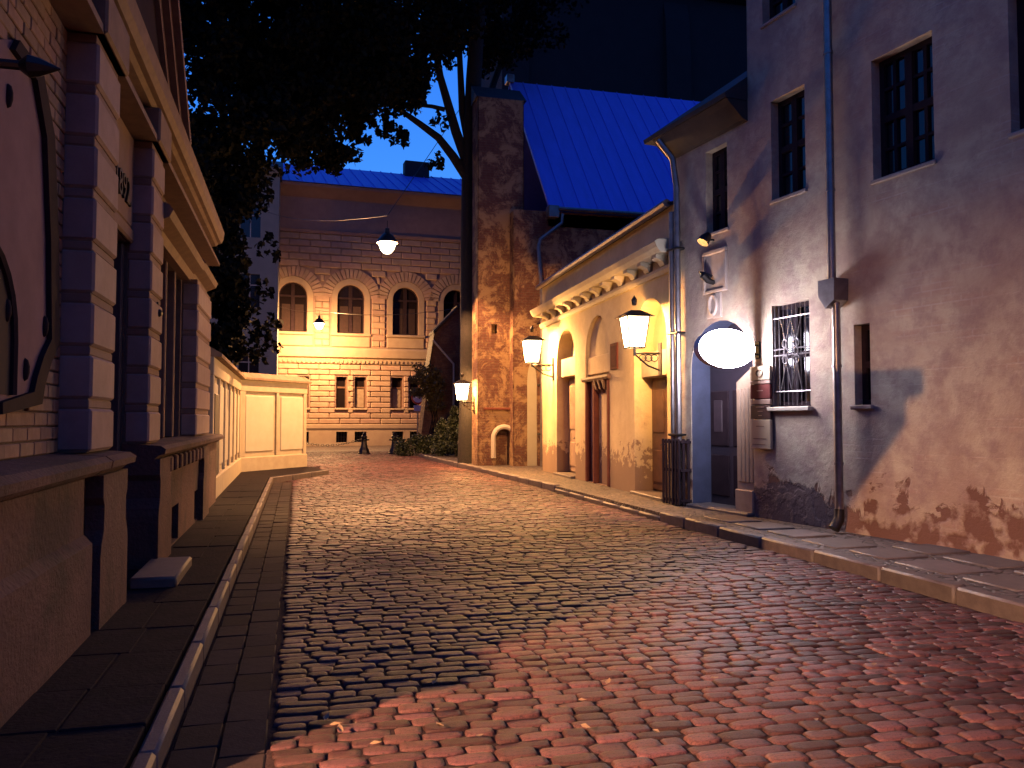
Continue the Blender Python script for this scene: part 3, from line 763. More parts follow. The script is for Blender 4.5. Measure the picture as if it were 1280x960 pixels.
# ring zones of the arches are kept free of plain blocks
ring = [(o[0] - 1.0, o[1] + 1.0, o[2], o[3] + .9) for o in arch]
ringw = [(o[0] - .42, o[1] + .42, o[2] - .9, o[3] - o[4]) for o in arch]
courses(ledz + .35, arch[0][3] - arch[0][4] + .1, 8, 1.2, ringw)
courses(arch[0][3] + .98, zc - .1, 5, 1.28, [])
zsp = arch[0][3] - arch[0][4]
zz0 = zsp + .12; hh = (arch[0][3] + .98 - zz0)/4
for r in range(4):                                                # spandrels between the rings
    a = zz0 + r*hh; b = a + hh
    cut = []
    for o in arch:
        rad = o[4] + 1.02; dz = max(0, b - zsp) if b < zsp else max(0, a - zsp)
        wv = math.sqrt(max(rad*rad - dz*dz, 0)); c_ = (o[0]+o[1])/2
        if wv > 0: cut.append((c_ - wv, c_ + wv, a, b))
    for (i0, i1) in blocked(PR, PL, a + .02, b - .02, cut):
        s = i0
        while s < i1 - .15: block(s, min(s + 1.28, i1), a, b); s += 1.28
for o in arch:                                                    # voussoirs and smooth inner surround
    c_ = (o[0]+o[1])/2; r0, r1 = o[4] + .38, o[4] + 1.0; n = 19
    for k in range(n):
        t0, t1 = PI*(k + .1)/n, PI*(k + .9)/n
        P = [(c_ + r*math.cos(t), zsp + r*math.sin(t)) for r, t in ((r0, t0), (r1, t0), (r1, t1), (r0, t1))]
        MB().prism(P, 'y', -.02, .12).build('voussoir', 'palace_block', pal)
    sm = MB(); n = 14
    for k in range(n):
        t0, t1 = PI*k/n, PI*(k+1)/n
        P = [(c_ + r*math.cos(t), zsp + r*math.sin(t)) for r, t in ((o[4] + .02, t0), (o[4] + .36, t0), (o[4] + .36, t1), (o[4] + .02, t1))]
        sm.prism(P, 'y', -.02, .07)
    for e in (-1, 1):
        sm.box(c_ + e*(o[4] + .02), c_ + e*(o[4] + .36), -.02, .07, o[2], zsp)
    sm.build('window_surround', 'palace_trim', pal)
    MB().cbox(o[0] - .42, o[1] + .42, -.02, .22, o[2] - .16, o[2], .03).build('sill', 'palace_trim', pal)
    MB().cbox(o[0] - .36, o[1] + .36, -.02, .09, ledz + .32, o[2] - .2, .03).build('apron', 'palace_trim', pal)
    wv = MB().prism(arch_pts(*o), 'y', -.34, -.30).build('window', 'glass_brown', pal)
    f = MB(); 
    f.box(c_ - .11, c_ + .11, -.31, -.22, o[2], o[3] - .02)
    for e in (-1, 1): MB().box(c_ + e*.14, c_ + e*.66, -.30, -.292, o[2] + .1, zsp - .5).build('curtain', 'dim_curtain', wv)
    f.box(o[0], o[1], -.31, -.215, zsp - .05, zsp + .07); f.box(o[0], o[1], -.31, -.225, o[2], o[2] + .1)
    f.tube([(p[0], -.27, p[1]) for p in arch_pts(*o)], .07, 6); f.build('window_frame', 'dark_frame', wv)
for i, o in enumerate(low):
    wv = MB().box(o[0], o[1], -.34, -.30, o[2], o[3]).build('window', 'glass_brown', pal)
    f = MB(); zt = o[2] + (o[3] - o[2])*.66
    f.box(o[0], o[1], -.31, -.24, zt - .05, zt + .05)
    for e in (o[0], o[1] - .08): f.box(e, e + .08, -.31, -.235, o[2], o[3])
    f.build('window_frame', 'wood', wv)
    if i in (2, 3): MB().box(o[0] + .1, o[1] - .1, -.302, -.292, o[2] + .05, zt - .06).build('curtain', 'curtain', wv)
    MB().cbox(o[0] - .08, o[1] + .08, -.02, .13, o[2] - .12, o[2], .02).build('sill', 'palace_trim', pal)
for o in base:
    wv = MB().box(o[0], o[1], -.3, -.26, o[2], o[3]).build('basement_window', 'glass_brown', pal)
    f = MB()
    for k in range(1, 4): q = o[0] + (o[1]-o[0])*k/4; f.box(q - .015, q + .015, -.2, -.17, o[2], o[3])
    f.box(o[0], o[1], -.2, -.168, (o[2]+o[3])/2 - .015, (o[2]+o[3])/2 + .015); f.build('bars', 'iron', wv)
MB().prism([(0, lh - .5), (.12, lh - .5), (.14, lh - .2), (.3, lh - .1), (.34, ledz + .12), (.3, ledz + .22), (0, ledz + .3)], 'x', PR, PL + .05).build('string_course', 'palace_trim', pal)
dm_ = MB(); s = PR + .1
while s < PL: dm_.box(s, s + .13, .1, .2, lh - .44, lh - .28); s += .27
stuff(dm_.build('dentils', 'palace_trim', pal))
MB().prism([(0, -.05), (.22, -.05), (.22, zb - .35), (.12, zb - .2), (.12, zb), (0, zb + .04)], 'x', PR, px_(612, 500)[0]).build('base_course', 'palace_trim', pal)
bs = sorted([(o[0], o[1]) for o in base]); cur = px_(612, 500)[0]; bm_ = MB()
z0_, z1_ = base[0][2], base[0][3]
for a, b in bs + [(PL, PL)]:
    bm_.box(cur, a, 0, .10, z0_, z1_); cur = b
bm_.box(px_(612, 500)[0], PL, 0, .101, -.05, z0_); bm_.box(px_(612, 500)[0], PL, 0, .099, z1_, zb); 
bm_.build('plinth', 'palace_trim', pal)
# the base_course profile would cover the little windows: keep only its cap
for o in [c for c in pal.children if c.name.startswith('base_course')]: bpy.data.objects.remove(o)
MB().prism([(0, zb - .3), (.12, zb - .3), (.16, zb - .2), (.16, zb), (0, zb + .06)], 'x', PR, PL).build('base_course', 'palace_trim', pal)
# frieze, eave, roof
MB().prism([(0, zc - .12), (.16, zc - .1), (.2, zc + .1), (.1, zc + .14), (.1, ztop - .7), (.2, ztop - .6), (.5, ztop - .3), (.7, ztop - .12), (.75, ztop + .05), (0, ztop + .1)], 'x', PR, PL + .1).build('frieze', 'palace_wall', pal)
rz0 = ztop + .1; rise = 3.4
rf = MB().prism([(.8, rz0), (-14, rz0), (-7, rz0 + rise)], 'x', PR, PL + 6).build('roof', 'blue_roof', pal)
sl = math.hypot(7.8, rise)
s = PR + .3
while s < PL + 6:
    q = MB().prism([(.8, rz0 + .005), (.8, rz0 + .07), (-7, rz0 + rise + .07), (-7, rz0 + rise + .005)], 'x', s, s + .03).build('seam', 'blue_roof', rf); s += .75
ch = px_(520, 206, -6.5)
MB().cbox(ch[0] - .9, ch[0] + .9, -6.9, -6.0, rz0 + rise - 1.4, rz0 + rise + .75, .05).build('chimney', 'roof_dark', pal)
MB().tube([(px_(578, 300, .9)[0], .85, 0), (px_(578, 300, .9)[0], .85, ztop - .1)], .07, 8).build('downpipe', 'zinc', pal, True)

# ================================================================== church: dark mass, brick stair tower, buttress
tf = aty(597, 500, 26.6); tg = aty(655, 500, 26.6)
tw = thing('brick_tower', 'square red brick stair tower with small white-framed arched niche', 'tower', (tf.x, 26.6, 0))
T0, T1 = 0.0, tg.x - tf.x
FT = Frame((tf.x, 26.6), R(-90))
def tpx(x, y): p = aty(x, y, 26.6); return (p.x - tf.x, p.z)
nz = tpx(620, 577)[1]
nl, nr = tpx(620, 550)[0], tpx(640, 550)[0]; nt = tpx(630, 537)[1]
sw = tpx(618, 411)
twm = MB()
mm = MB(); wall(mm, T0, T1, 0, 12.4, [(nl, nr, .1, nt, (nr-nl)/2, .35), (sw[0] - .1, sw[0] + .1, sw[1] - .16, sw[1] + .16, 0, .3)])
mm.v = [(x, -y, z) for x, y, z in mm.v]
mm.build('front_wall', 'red_brick', tw)
MB().box(T0, T1, .36, .9, 0, 12.4).build('body', 'red_brick', tw)
q = MB(); q.box(T0, T0 + .02, 0, .37, 0, 12.4); q.box(T1 - .02, T1, 0, .37, 0, 12.4); q.build('side_wall', 'red_brick', tw)
MB().prism([(0, 12.4), (.9, 12.4), (.9, 13.1)], 'x', T0 - .05, T1 + .1).build('cap_roof', 'roof_dark', tw)
am = MB(); pts = arch_pts(nl - .09, nr + .09, .35, nt + .09, (nr-nl)/2 + .09); am.tube([(p[0], -.02, p[1]) for p in pts], .085, 8); am.build('niche_surround', 'white_paint', tw, True)
ld = tpx(628, 511)[1]; MB().cbox(.2, T1 - .25, -.07, .05, ld - .04, ld + .04, .015).build('ledge', 'maroon', tw)
ch = thing('church', 'huge dark brick church rising behind the blue metal roof', 'church', (14.0, 40, 0))
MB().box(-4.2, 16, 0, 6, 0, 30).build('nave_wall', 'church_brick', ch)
for k in range(3):
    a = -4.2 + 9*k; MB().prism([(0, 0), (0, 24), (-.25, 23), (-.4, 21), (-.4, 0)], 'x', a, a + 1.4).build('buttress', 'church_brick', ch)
MB().prism([(-.6, 30), (6.6, 30), (3, 36)], 'x', -4.5, 16.3).build('roof', 'roof_dark', ch)
MB().prism([(-.4, 24.6), (-.4, 25), (0, 25.2), (0, 24.4)], 'x', -4.3, 16).build('string_course', 'church_brick', ch)

by = 38.6
bp = [(aty(x, y, by).x, aty(x, y, by).z) for x, y in ((640, 368), (600, 370), (572, 386), (543, 417), (536, 470), (526, 548), (526, 569), (640, 572))]
bt = thing('church_buttress', 'reddish sloping buttress wall of the church beside the tree trunk', 'wall', (bp[6][0], by, 0))
ox = bp[6][0]
MB().prism([(x - ox, max(z, 0.02)) for x, z in bp], 'y', 0, 1.3).build('wall', 'buttress_brick', bt)
cpm = MB()
for (a, b) in ((1, 2), (2, 3), (3, 4)):
    (x0, z0), (x1, z1) = bp[a], bp[b]; cpm.prism([(x0 - ox, z0 + .01), (x1 - ox - .06, z1 + .01), (x1 - ox - .06, z1 + .14), (x0 - ox, z0 + .14)], 'y', -.1, 1.3)
cpm.build('coping', 'roof_dark', bt)

# ================================================================== annex with the steep blue roof (behind the arcade)
AY = 25.9
e0 = aty(682, 263, AY); e1 = aty(850, 268, AY)
an = thing('annex', 'dark annex with a steep standing-seam metal roof above the cream arcade', 'building', (e0.x, AY, 0))
ez = e0.z; AW = 14.0
rid = None
d = ray(637, 105); kk = (e0.x) / d.x                              # verge runs straight back from e0
rp_ = EYEV + d * kk; ry, rzz = rp_.y - AY, rp_.z
x655 = aty(655, 500, AY).x - e0.x
mm = MB(); nl0, nl1 = aty(660, 500, AY).x - e0.x, aty(673, 500, AY).x - e0.x; ntp = aty(666, 452, AY).z
MB().box(x655 - .3, AW, .25, 2*ry - .2, 0, ez).build('body', 'red_brick', an)
wall(mm, x655 - .3, AW, 0, ez, [(nl0, nl1, .1, ntp, .7, .12)]); mm.v = [(x, -y + .1, z) for x, y, z in mm.v]; mm.build('front_wall', 'red_brick', an)
MB().prism(arch_pts(nl0, nl1, .1, ntp, .7), 'y', .19, .23).build('blind_niche', 'panel', an)
rf = MB().prism([(-.35, ez - .05), (-.35, ez + .06), (ry, rzz + .1), (2*ry + .35, ez + .06), (2*ry + .35, ez - .05), (ry, rzz - .05)], 'x', 0, AW).build('roof', 'blue_roof', an)
s = .0; n = 0
while s < AW:
    MB().prism([(-.35, ez + .065), (-.35, ez + .10), (ry, rzz + .14), (ry, rzz + .105)], 'x', s, s + .022).build('seam', 'blue_roof', rf); s += random.uniform(.50, .62)
MB().box(.12, AW, .1, 2*ry - .1, ez - .5, ez - .06).build('eave_board', 'roof_dark', an)
MB().cbox(-.02, .34, -.45, -.08, ez - .32, ez + .08, .02).build('gutter_box', 'zinc', an)
MB().tube([(.3, -.42, ez - .02), (AW, -.42, ez - .02)], .07, 8).build('gutter', 'zinc', an, True)
MB().cbox(-.14, .16, ry - .15, ry + .25, rzz + .02, rzz + .34, .02).build('ridge_end', 'zinc', an)

# ================================================================== cream arcade building
a0 = gnd(835, 626, .12)
FA = Frame((a0.x, a0.y), R(180 - 2.6))
arc = fthing('arcade_building', 'low cream plastered building with arched doorways and bracketed cornice', 'building', FA)
apx = lambda x, y, t=0.0: FA.pix(x, y, t)
A0, A1 = -.35, apx(678, 500)[0]
zp = (apx(678, 357)[1] + apx(828, 270)[1])/2; zcn = (apx(680, 388)[1] + apx(828, 322)[1])/2
def aop(pl, pr, ptop, rise=None, dp=.5, pyb=None):
    b, a = apx(pl, 500)[0], apx(pr, 500)[0]; c_ = (pl+pr)/2
    z1 = apx(c_, ptop)[1]; return (a, b, .12, z1, (b - a)/2 if rise is None else rise, dp)
n1 = aop(696, 719, 411, None, .42); n2 = aop(732, 762, 394, None, .12); n3 = aop(793, 834, 372, None, .45)
mm = MB(); wall(mm, A0, A1, 0, zp, [n1, n2, n3], .3); mm.build('wall', 'cream', arc)
MB().box(A0, A1, -4.2, -.5, 0, zp).build('body', 'cream', arc)
q = MB(); q.box(A1 - .02, A1, -.5, 0, 0, zp); q.box(A0, A0 + .02, -.5, 0, 0, zp); q.build('end_wall', 'cream', arc)
rf = MB().prism([(.1, zp), (.12, zp + .05), (-4.2, zp + .9), (-4.2, zp)], 'x', A0, A1 + .08).build('roof', 'roof_dark', arc)
MB().tube([(A0, .12, zp + .03), (A1 + .1, .12, zp + .03)], .075, 8).build('gutter', 'zinc', arc, True)
MB().prism([(0, zcn - .42), (.05, zcn - .42), (.08, zcn - .36), (.08, zcn - .3), (0, zcn - .28)], 'x', A0, A1 + .05).build('moulding', 'cream_trim', arc)
MB().prism([(0, zcn - .1), (.26, zcn - .08), (.32, zcn), (.36, zcn + .1), (.3, zcn + .14), (0, zcn + .16)], 'x', A0, A1 + .1).build('cornice', 'cream_trim', arc)
s = A0 + .25
while s < A1 - .2:
    MB().prism([(0, zcn - .28), (.07, zcn - .28), (.12, zcn - .2), (.24, zcn - .15), (.24, zcn - .09), (0, zcn - .09)], 'x', s, s + .22).build('corbel', 'cream_trim', arc); s += .78
# door 1: pale door deep in its arch
for (o, md, mt, dp) in ((n1, 'pale_wood', 'cream_trim', .42), (n3, 'wood', 'cream_trim', .45)):
    zt = o[3] - o[4] - (.0 if o is n1 else .15)
    zt = apx(707, 470)[1] if o is n1 else apx(812, 470)[1]
    dd = MB().box(o[0], o[1], -dp, -dp + .05, .12, zt).build('door', md, arc)
    hw = (o[1] - o[0])/2
    for i in (0, 1):
        MB().cbox(o[0] + .06 + i*hw, o[0] + hw - .03 + i*hw, -dp + .04, -dp + .085, .2, zt - .06, .012).build('door_leaf', md, dd)
        for (z0, z1) in ((.35, 1.0), (1.35, zt - .25)):
            MB().cbox(o[0] + .16 + i*hw, o[0] + hw - .13 + i*hw, -dp + .08, -dp + .105, z0, z1, .012).build('door_panel', md, dd)
    MB().tube([((o[0]+o[1])/2 + .06, -dp + .09, 1.12), ((o[0]+o[1])/2 + .06, -dp + .15, 1.12), ((o[0]+o[1])/2 + .2, -dp + .15, 1.11)], .014, 6).build('handle', 'iron', dd, True)
    MB().cbox(o[0] - (0 if o is n1 else 0), o[1], -dp, -dp + .3, zt, zt + .5, .015).build('overdoor', mt, arc)
    MB().prism(arch_pts(o[0], o[1], zt + .5, o[3], o[4]), 'y', -dp, -dp + .03).build('fanlight', 'panel' if o is n1 else 'cream', arc)
    MB().cbox(o[0] + .02, o[1] - .02, -dp, .12, .06, .17, .015).build('door_step', 'slab', arc)
# blind arch 2 with a timber portal
o = n2; MB().prism(arch_pts(*o[:5]), 'y', -.12, -.1).build('blind_arch', 'cream', arc)
zt = apx(745, 476)[1]
MB().prism([(-.1, zt), (.05, zt), (.08, zt + .05), (.08, zt + .1), (-.1, zt + .13)], 'x', o[0] - .08, o[1] + .12).build('door_hood', 'wood', arc)
MB().cbox(o[0] + .05, o[1] - .05, -.11, -.05, zt + .16, zt + .6, .02).build('overdoor', 'cream', arc)
for e in (o[0] + .02, (o[0]+o[1])/2 + .15, o[1] - .14): MB().cbox(e, e + .12, -.1, .03, .12, zt, .015).build('portal_post', 'maroon', arc)
for k in range(3):
    e = o[0] + .3 + k*.3; MB().prism([(-.08, zt), (.08, zt), (.02, zt - .2), (-.08, zt - .3)], 'x', e, e + .1).build('portal_bracket', 'wood', arc)
s0, z0 = apx(773, 461); s1, z1 = apx(764, 430)
pq = fthing('wall_plaque', 'narrow maroon plaque between the arched doorways of the cream building', 'plaque', FA, (s0, 0, z0))
MB().cbox(0, s1 - s0, -.005, .03, 0, z1 - z0, .008).build('plate', 'maroon', pq)
MB().cbox(.05, s1 - s0 - .05, .025, .036, .06, z1 - z0 - .06, .004).build('inset', 'board_maroon', pq)

# ================================================================== old house on the right
FR = Frame((6.88, 11.6), R(187.5))
rpx = lambda x, y, t=0.0: FR.pix(x, y, t)
M['old_plaster'].node_tree.nodes['patch_s'].outputs[0].default_value = rpx(985, 640)[0]
def proj(P):
    c, s_ = math.cos(YAW), math.sin(YAW); x = P.x*c - P.y*s_; yf = P.x*s_ + P.y*c; z = P.z - EYE
    d = yf*math.cos(PITCH) + z*math.sin(PITCH); u = -yf*math.sin(PITCH) + z*math.cos(PITCH)
    return 640 + FPX*x/d, 480 - FPX*u/d
hs = fthing('old_house', 'tall old house with weathered stained plaster, barred window and arched door', 'house', FR)
HE = rpx(843, 400)[0]; HM = rpx(934, 100)[0]; HN = -13.0
zev = (rpx(847, 186)[1] + rpx(930, 112)[1])/2; HT = 12.5
def rop(pl, pr, pt, pb, rise=0, dp=.16):
    a, b = rpx(pr, 400)[0], rpx(pl, 400)[0]; c_ = (pl+pr)/2
    return (a, b, rpx(c_, pb)[1], rpx(c_, pt)[1], rise, dp)
W1 = rop(884, 911, 183, 288, 0, .2); W2 = rop(967, 1010, 114, 242, 0, .2); W3 = rop(1095, 1173, 53, 211, 0, .2); W4 = rop(1270, 1375, -30, 262, 0, .2)
W5 = rop(958, 1000, -90, 14, 0, .2); W6 = rop(1100, 1176, -230, -60, 0, .2)
WG = rop(965, 1012, 378, 508, 0, .18); WS = rop(1067, 1087, 405, 506, 0, .2)
DR = rop(863, 940, 400, 640, 0, .42); DR = (DR[0], DR[1], .1, DR[3], (DR[1]-DR[0])/2 * .9, .42)
W4 = (W4[0], W4[1], W3[2], W3[3], 0, .2)
mm = MB(); wall(mm, HM, HE, 0, zev, [W1], .2)
wall(mm, HN, HM, 0, HT, [], .2) if False else None
mm = MB()
wall(mm, HN, HE, 0, zev, [W1, W2, W3, W4, WG, WS, DR], .2)
wall(mm, HN, HM, zev, HT, [W5, W6], .2)
mm.build('wall', 'old_plaster', hs)
MB().box(HN, HE, -9, -.46, 0, zev).build('body', 'old_plaster', hs)
MB().box(HN, HM, -9, -.46, zev, HT).build('upper_body', 'old_plaster', hs)
q = MB(); q.box(HE - .02, HE, -.47, 0, 0, zev); q.box(HM - .02, HM, -.47, 0, zev, HT); q.box(HN, HN + .02, -.47, 0, 0, HT); q.build('end_wall', 'old_plaster', hs)
MB().prism([(.42, zev - .02), (.44, zev + .05), (-4.5, zev + 3.6), (-9, zev + .05), (-9, zev - .02)], 'x', HM, HE + .3).build('roof', 'roof_dark', hs)
MB().prism([(0, zev - .35), (.08, zev - .33), (.34, zev - .1), (.4, zev - .03), (0, zev - .03)], 'x', HM, HE + .05).build('eave_moulding', 'eave_wood', hs)
def casement(o, nx, nz, y=-.17, name='window', fr='dark_frame'):
    f = MB(); a, b, z0, z1 = o[:4]; bw = .07
    f.box(a, a + bw, y - .03, y + .03, z0, z1); f.box(b - bw, b, y - .03, y + .03, z0, z1)
    f.box(a + bw, b - bw, y - .03, y + .029, z0, z0 + bw); f.box(a + bw, b - bw, y - .03, y + .029, z1 - bw, z1)
    for k in range(1, nx): s = a + (b-a)*k/nx; wq = .055 if k*2 == nx else .025; f.box(s - wq, s + wq, y - .028, y + (.045 if k*2 == nx else .025), z0 + bw, z1 - bw)
    for k in range(1, nz): z = z0 + (z1-z0)*k/nz; wq = .045 if k*2 == nz else .02; f.box(a + bw, b - bw, y - .027, y + (.04 if k*2 == nz else .022), z - wq, z + wq)
    wo = f.build(name, fr, hs)
    for i in range(nx):
        for j in range(nz):
            MB().box(a + (b-a)*i/nx + .03, a + (b-a)*(i+1)/nx - .03, y - .02, y - .008, z0 + (z1-z0)*j/nz + .02, z0 + (z1-z0)*(j+1)/nz - .02).build('pane', 'glass', wo)
    return wo
for o in (W1, W2, W3, W4, W5, W6):
    casement(o, 4 if o in (W3, W4, W6) else 2, 4)
    MB().cbox(o[0] - .03, o[1] + .03, -.18, .03, o[2] - .06, o[2] - .003, .012).build('sill', 'relief', hs)
casement(WG, 2, 2, -.14, 'barred_window'); casement(WS, 1, 2, -.16, 'slit_window')
MB().cbox(WG[0] - .05, WG[1] + .05, -.16, .09, WG[2] - .07, WG[2] - .004, .012).build('sill', 'white_paint', hs)
MB().cbox(WS[0] - .05, WS[1] + .05, -.16, .05, WS[2] - .06, WS[2] - .004, .012).build('sill', 'relief', hs)
# ornamental grille
gr = MB(); a, b, z0, z1 = WG[:4]; gy_ = -.03
for k in range(9): s = a + .03 + (b - a - .06)*k/8; gr.tube([(s, gy_, z0 + .02), (s, gy_, z1 - .02)], .009, 6)
for z in (z0 + .22, z0 + (z1-z0)*.5, z0 + (z1-z0)*.56, z1 - .2): gr.tube([(a, gy_ + .012, z), (b, gy_ + .012, z)], .011, 6)
cx_, cz_ = (a+b)/2, (z0+z1)/2 + .05
for e in (-1, 1):
    gr.tube([(cx_, gy_ + .02, z0 + .25), (cx_ + e*.15, gy_ + .02, cz_), (cx_, gy_ + .02, z1 - .22)], .01, 6)
    gr.tube([(cx_ + e*.22, gy_ + .02, z0 + .25), (cx_ + e*.07, gy_ + .02, cz_), (cx_ + e*.22, gy_ + .02, z1 - .22)], .01, 6)
    for j in (-1, 1):
        gr.tube([(cx_ + e*(.12 + .06*math.cos(t)), gy_ + .03, cz_ + j*.12 + .06*math.sin(t)) for t in [2*PI*k/10 for k in range(11)]], .008, 6)
gr.build('window_grille', 'zinc', hs, True)
# arched door
a, b, z0, z1, rise, dp = DR
dk = rpx(920, 600)[0]
dd = MB().prism(arch_pts(a, b, .1, z1, rise), 'y', -.44, -.40).build('door', 'dark_door', hs)
for i in (0, 1):
    for (q0, q1) in ((.3, 1.0), (1.15, 2.1)): MB().cbox(dk + .08 + i*(b - dk)/2, dk + (b-dk)/2 - .04 + i*(b-dk)/2, -.41, -.375, q0, q1, .012).build('door_panel', 'dark_frame', dd)
s_ = rpx(898, 522, -.38)
MB().cbox(s_[0] - .12, s_[0] + .12, -.40, -.365, s_[1] - .25, s_[1] + .3, .01).build('door_notice', 'shutter', dd)
zl = rpx(922, 478)[1]; zh = rpx(936, 457)[1]
lf = MB(); lf.prism([(dk, .14), (a + .01, .14), (a + .01, zh), (dk, zl)], 'y', -.10, -.03); lf = lf.build('side_leaf', 'pale_wood', hs)
for k in range(4):
    s = a + .04 + (dk - a - .06)*k/4; MB().cbox(s, s + (dk - a)/4 - .03, -.035, -.012, .62, zl - .1, .008).build('flute', 'pale_wood', lf)
MB().cbox(a + .01, dk + .01, -.04, .02, .13, .5, .015).build('leaf_base', 'pale_wood', lf)
MB().cbox(a, b, -.42, .14, .06, .16, .02).build('threshold', 'slab', hs)
lin = MB(); pts_ = arch_pts(a + .004, b - .004, .12, z1 - .004, rise - .004)
for k in range(len(pts_) - 1):
    (x0_, q0_), (x1_, q1_) = pts_[k], pts_[k+1]; lin.poly([(x0_, -.012, q0_), (x1_, -.012, q1_), (x1_, -.4, q1_), (x0_, -.4, q0_)])
lin.build('reveal_lining', 'blue_lit_tone', hs, fix=False)  # thin lining whose colour carries the bluish light on the reveal
# wreathed relief plaque
s0, z0 = rpx(910, 362); s1, z1 = rpx(880, 318)
z1 = rpx(895, 312)[1]; z0 = rpx(895, 366)[1]
rl = fthing('relief_plaque', 'pale framed relief plaque with carved wreath below on stained plaster wall', 'plaque', FR, (s0, 0, z0))
w_ = s1 - s0; h_ = z1 - z0
f = MB(); f.cbox(0, w_, -.01, .05, h_ - .07, h_, .012); f.cbox(0, .07, -.01, .048, 0, h_ - .072, .012); f.cbox(w_ - .07, w_, -.01, .048, 0, h_ - .072, .012); f.cbox(.072, w_ - .072, -.01, .046, 0, .06, .012); f.build('frame', 'relief', rl)
MB().cbox(.06, w_ - .06, -.01, .012, .05, h_ - .06, .004).build('tablet', 'relief', rl)
MB().cbox(w_*.25, w_*.85, -.01, .03, -.42, -.003, .01).build('lower_tablet', 'relief', rl)
MB().tube([(w_*.55 + .1*math.cos(t), .04, -.2 + .16*math.sin(t)) for t in [2*PI*k/18 for k in range(19)]], .03, 8).build('wreath', 'relief', rl, True)
s2, z2 = rpx(893, 349)
bd = fthing('iron_holder', 'dark iron flag holder jutting from the relief plaque', 'bracket', FR, (s2, .04, z2))
MB().tube([(0, -.03, -.06), (0, .1, -.03), (.0, .2, .05)], [.04, .05, .055], 8).build('socket', 'iron', bd, True)
MB().tube([(-.0, .02, .02), (.07, .12, .09), (.1, .2, .13)], [.05, .04, .012], 8).build('scroll', 'iron', bd, True)
s2, z2 = rpx(892, 300)
sp = fthing('wall_spotlight', 'small dark round spotlight above the relief plaque', 'lamp', FR, (s2, 0, z2))
MB().tube([(0, 0, 0), (0, .14, .0)], .02, 6).build('arm', 'iron', sp, True)
MB().tube([(0, .1, .08), (0, .16, .02), (0, .22, -.06)], [.06, .09, .1], 10).build('head', 'iron', sp, True)
# name boards beside the door
s0, z0 = rpx(963, 562, .08); s1, z1 = rpx(937, 459, .08)
sb = fthing('sign_board', 'tall stacked name board in cream and maroon beside the arched door', 'sign', FR, (s0, 0, z0))
w_ = s1 - s0; h_ = z1 - z0
for (a, b, mt) in ((0, .355, 'board_cream'), (.36, .53, 'board_dark'), (.535, .60, 'board_mark'), (.605, .78, 'board_maroon'), (.785, .825, 'board_mark'), (.83, 1, 'board_cream')):
    MB().cbox(0, w_, .03, .075 + .004*(mt == 'board_cream'), h_*a + .003, h_*b, .006).build('board', mt, sb)
MB().box(.05, w_ - .05, -.01, .032, .1, h_ - .1).build('backing', 'iron', sb)
mk = MB(); mk.tube([(w_*.5 + .075*math.cos(t), .083, h_*.915 + .055*math.sin(t)) for t in [2*PI*k/12 for k in range(13)]], .01, 6); mk.build('emblem', 'ornament', sb, True)
for (u, a, b) in ((.27, .3, .7), (.12, .15, .8), (.05, .1, .75)): MB().box(w_*(1-b), w_*(1-a), .076, .082, h_*u, h_*u + .012).build('print_line', 'ornament', sb)
for (u, a, b) in ((.50, .3, .7), (.45, .38, .62), (.40, .42, .58), (.70, .35, .65)): MB().box(w_*(1-b), w_*(1-a), .072, .079, h_*u, h_*u + .012).build('print_line', 'board_mark', sb)

# oval lit sign hung at right angles to the wall
ssg = rpx(948, 437)[0]
def tpx_(px):
    lo, hi = 0.0, 3.0
    for _ in range(40):
        m_ = (lo+hi)/2
        if proj(FR.at(ssg, m_, 2.6))[0] > px: lo = m_
        else: hi = m_
    return lo
t0, t1 = tpx_(941), tpx_(870); tc = (t0+t1)/2; ra = (t1-t0)/2
zc1 = FR.pix(905, 436, tc)[1]; 
dcam = (FR.at(ssg, tc, zc1) - EYEV).length
rb = 24.0 / FPX * dcam
os_ = fthing('oval_sign', 'glowing white oval lightbox sign hung beside the arched door', 'sign', FR, (ssg, 0, zc1))
N = 40
def ell(x, k=1.0): return [(x, tc + ra*k*math.cos(2*PI*i/N), rb*k*math.sin(2*PI*i/N)) for i in range(N)]
bd_ = MB(); r0, r1, i0, i1 = ell(-.06), ell(.06), ell(-.062, .985), ell(.062, .985)
bd_.add(r0 + r1, [(i, (i+1) % N, N + (i+1) % N, N + i) for i in range(N)]); bd_.add(r0 + i0, [(i, (i+1) % N, N + (i+1) % N, N + i) for i in range(N)]); bd_.add(r1 + i1, [(i, (i+1) % N, N + (i+1) % N, N + i) for i in range(N)])
bd_.build('rim', 'sign_white', os_)
MB().poly(ell(-.0621, .985)).build('lit_face', 'sign_light', os_, fix=False); MB().poly(ell(.0621, .985)).build('lit_face', 'sign_light', os_, fix=False)
for z in (-.07, .07): MB().tube([(0, 0, z), (0, tc - ra*.9, z)], .014, 6).build('arm', 'iron', os_, True)
MB().cbox(-.06, .06, -.01, .03, -.13, .13, .01).build('wall_plate', 'iron', os_)

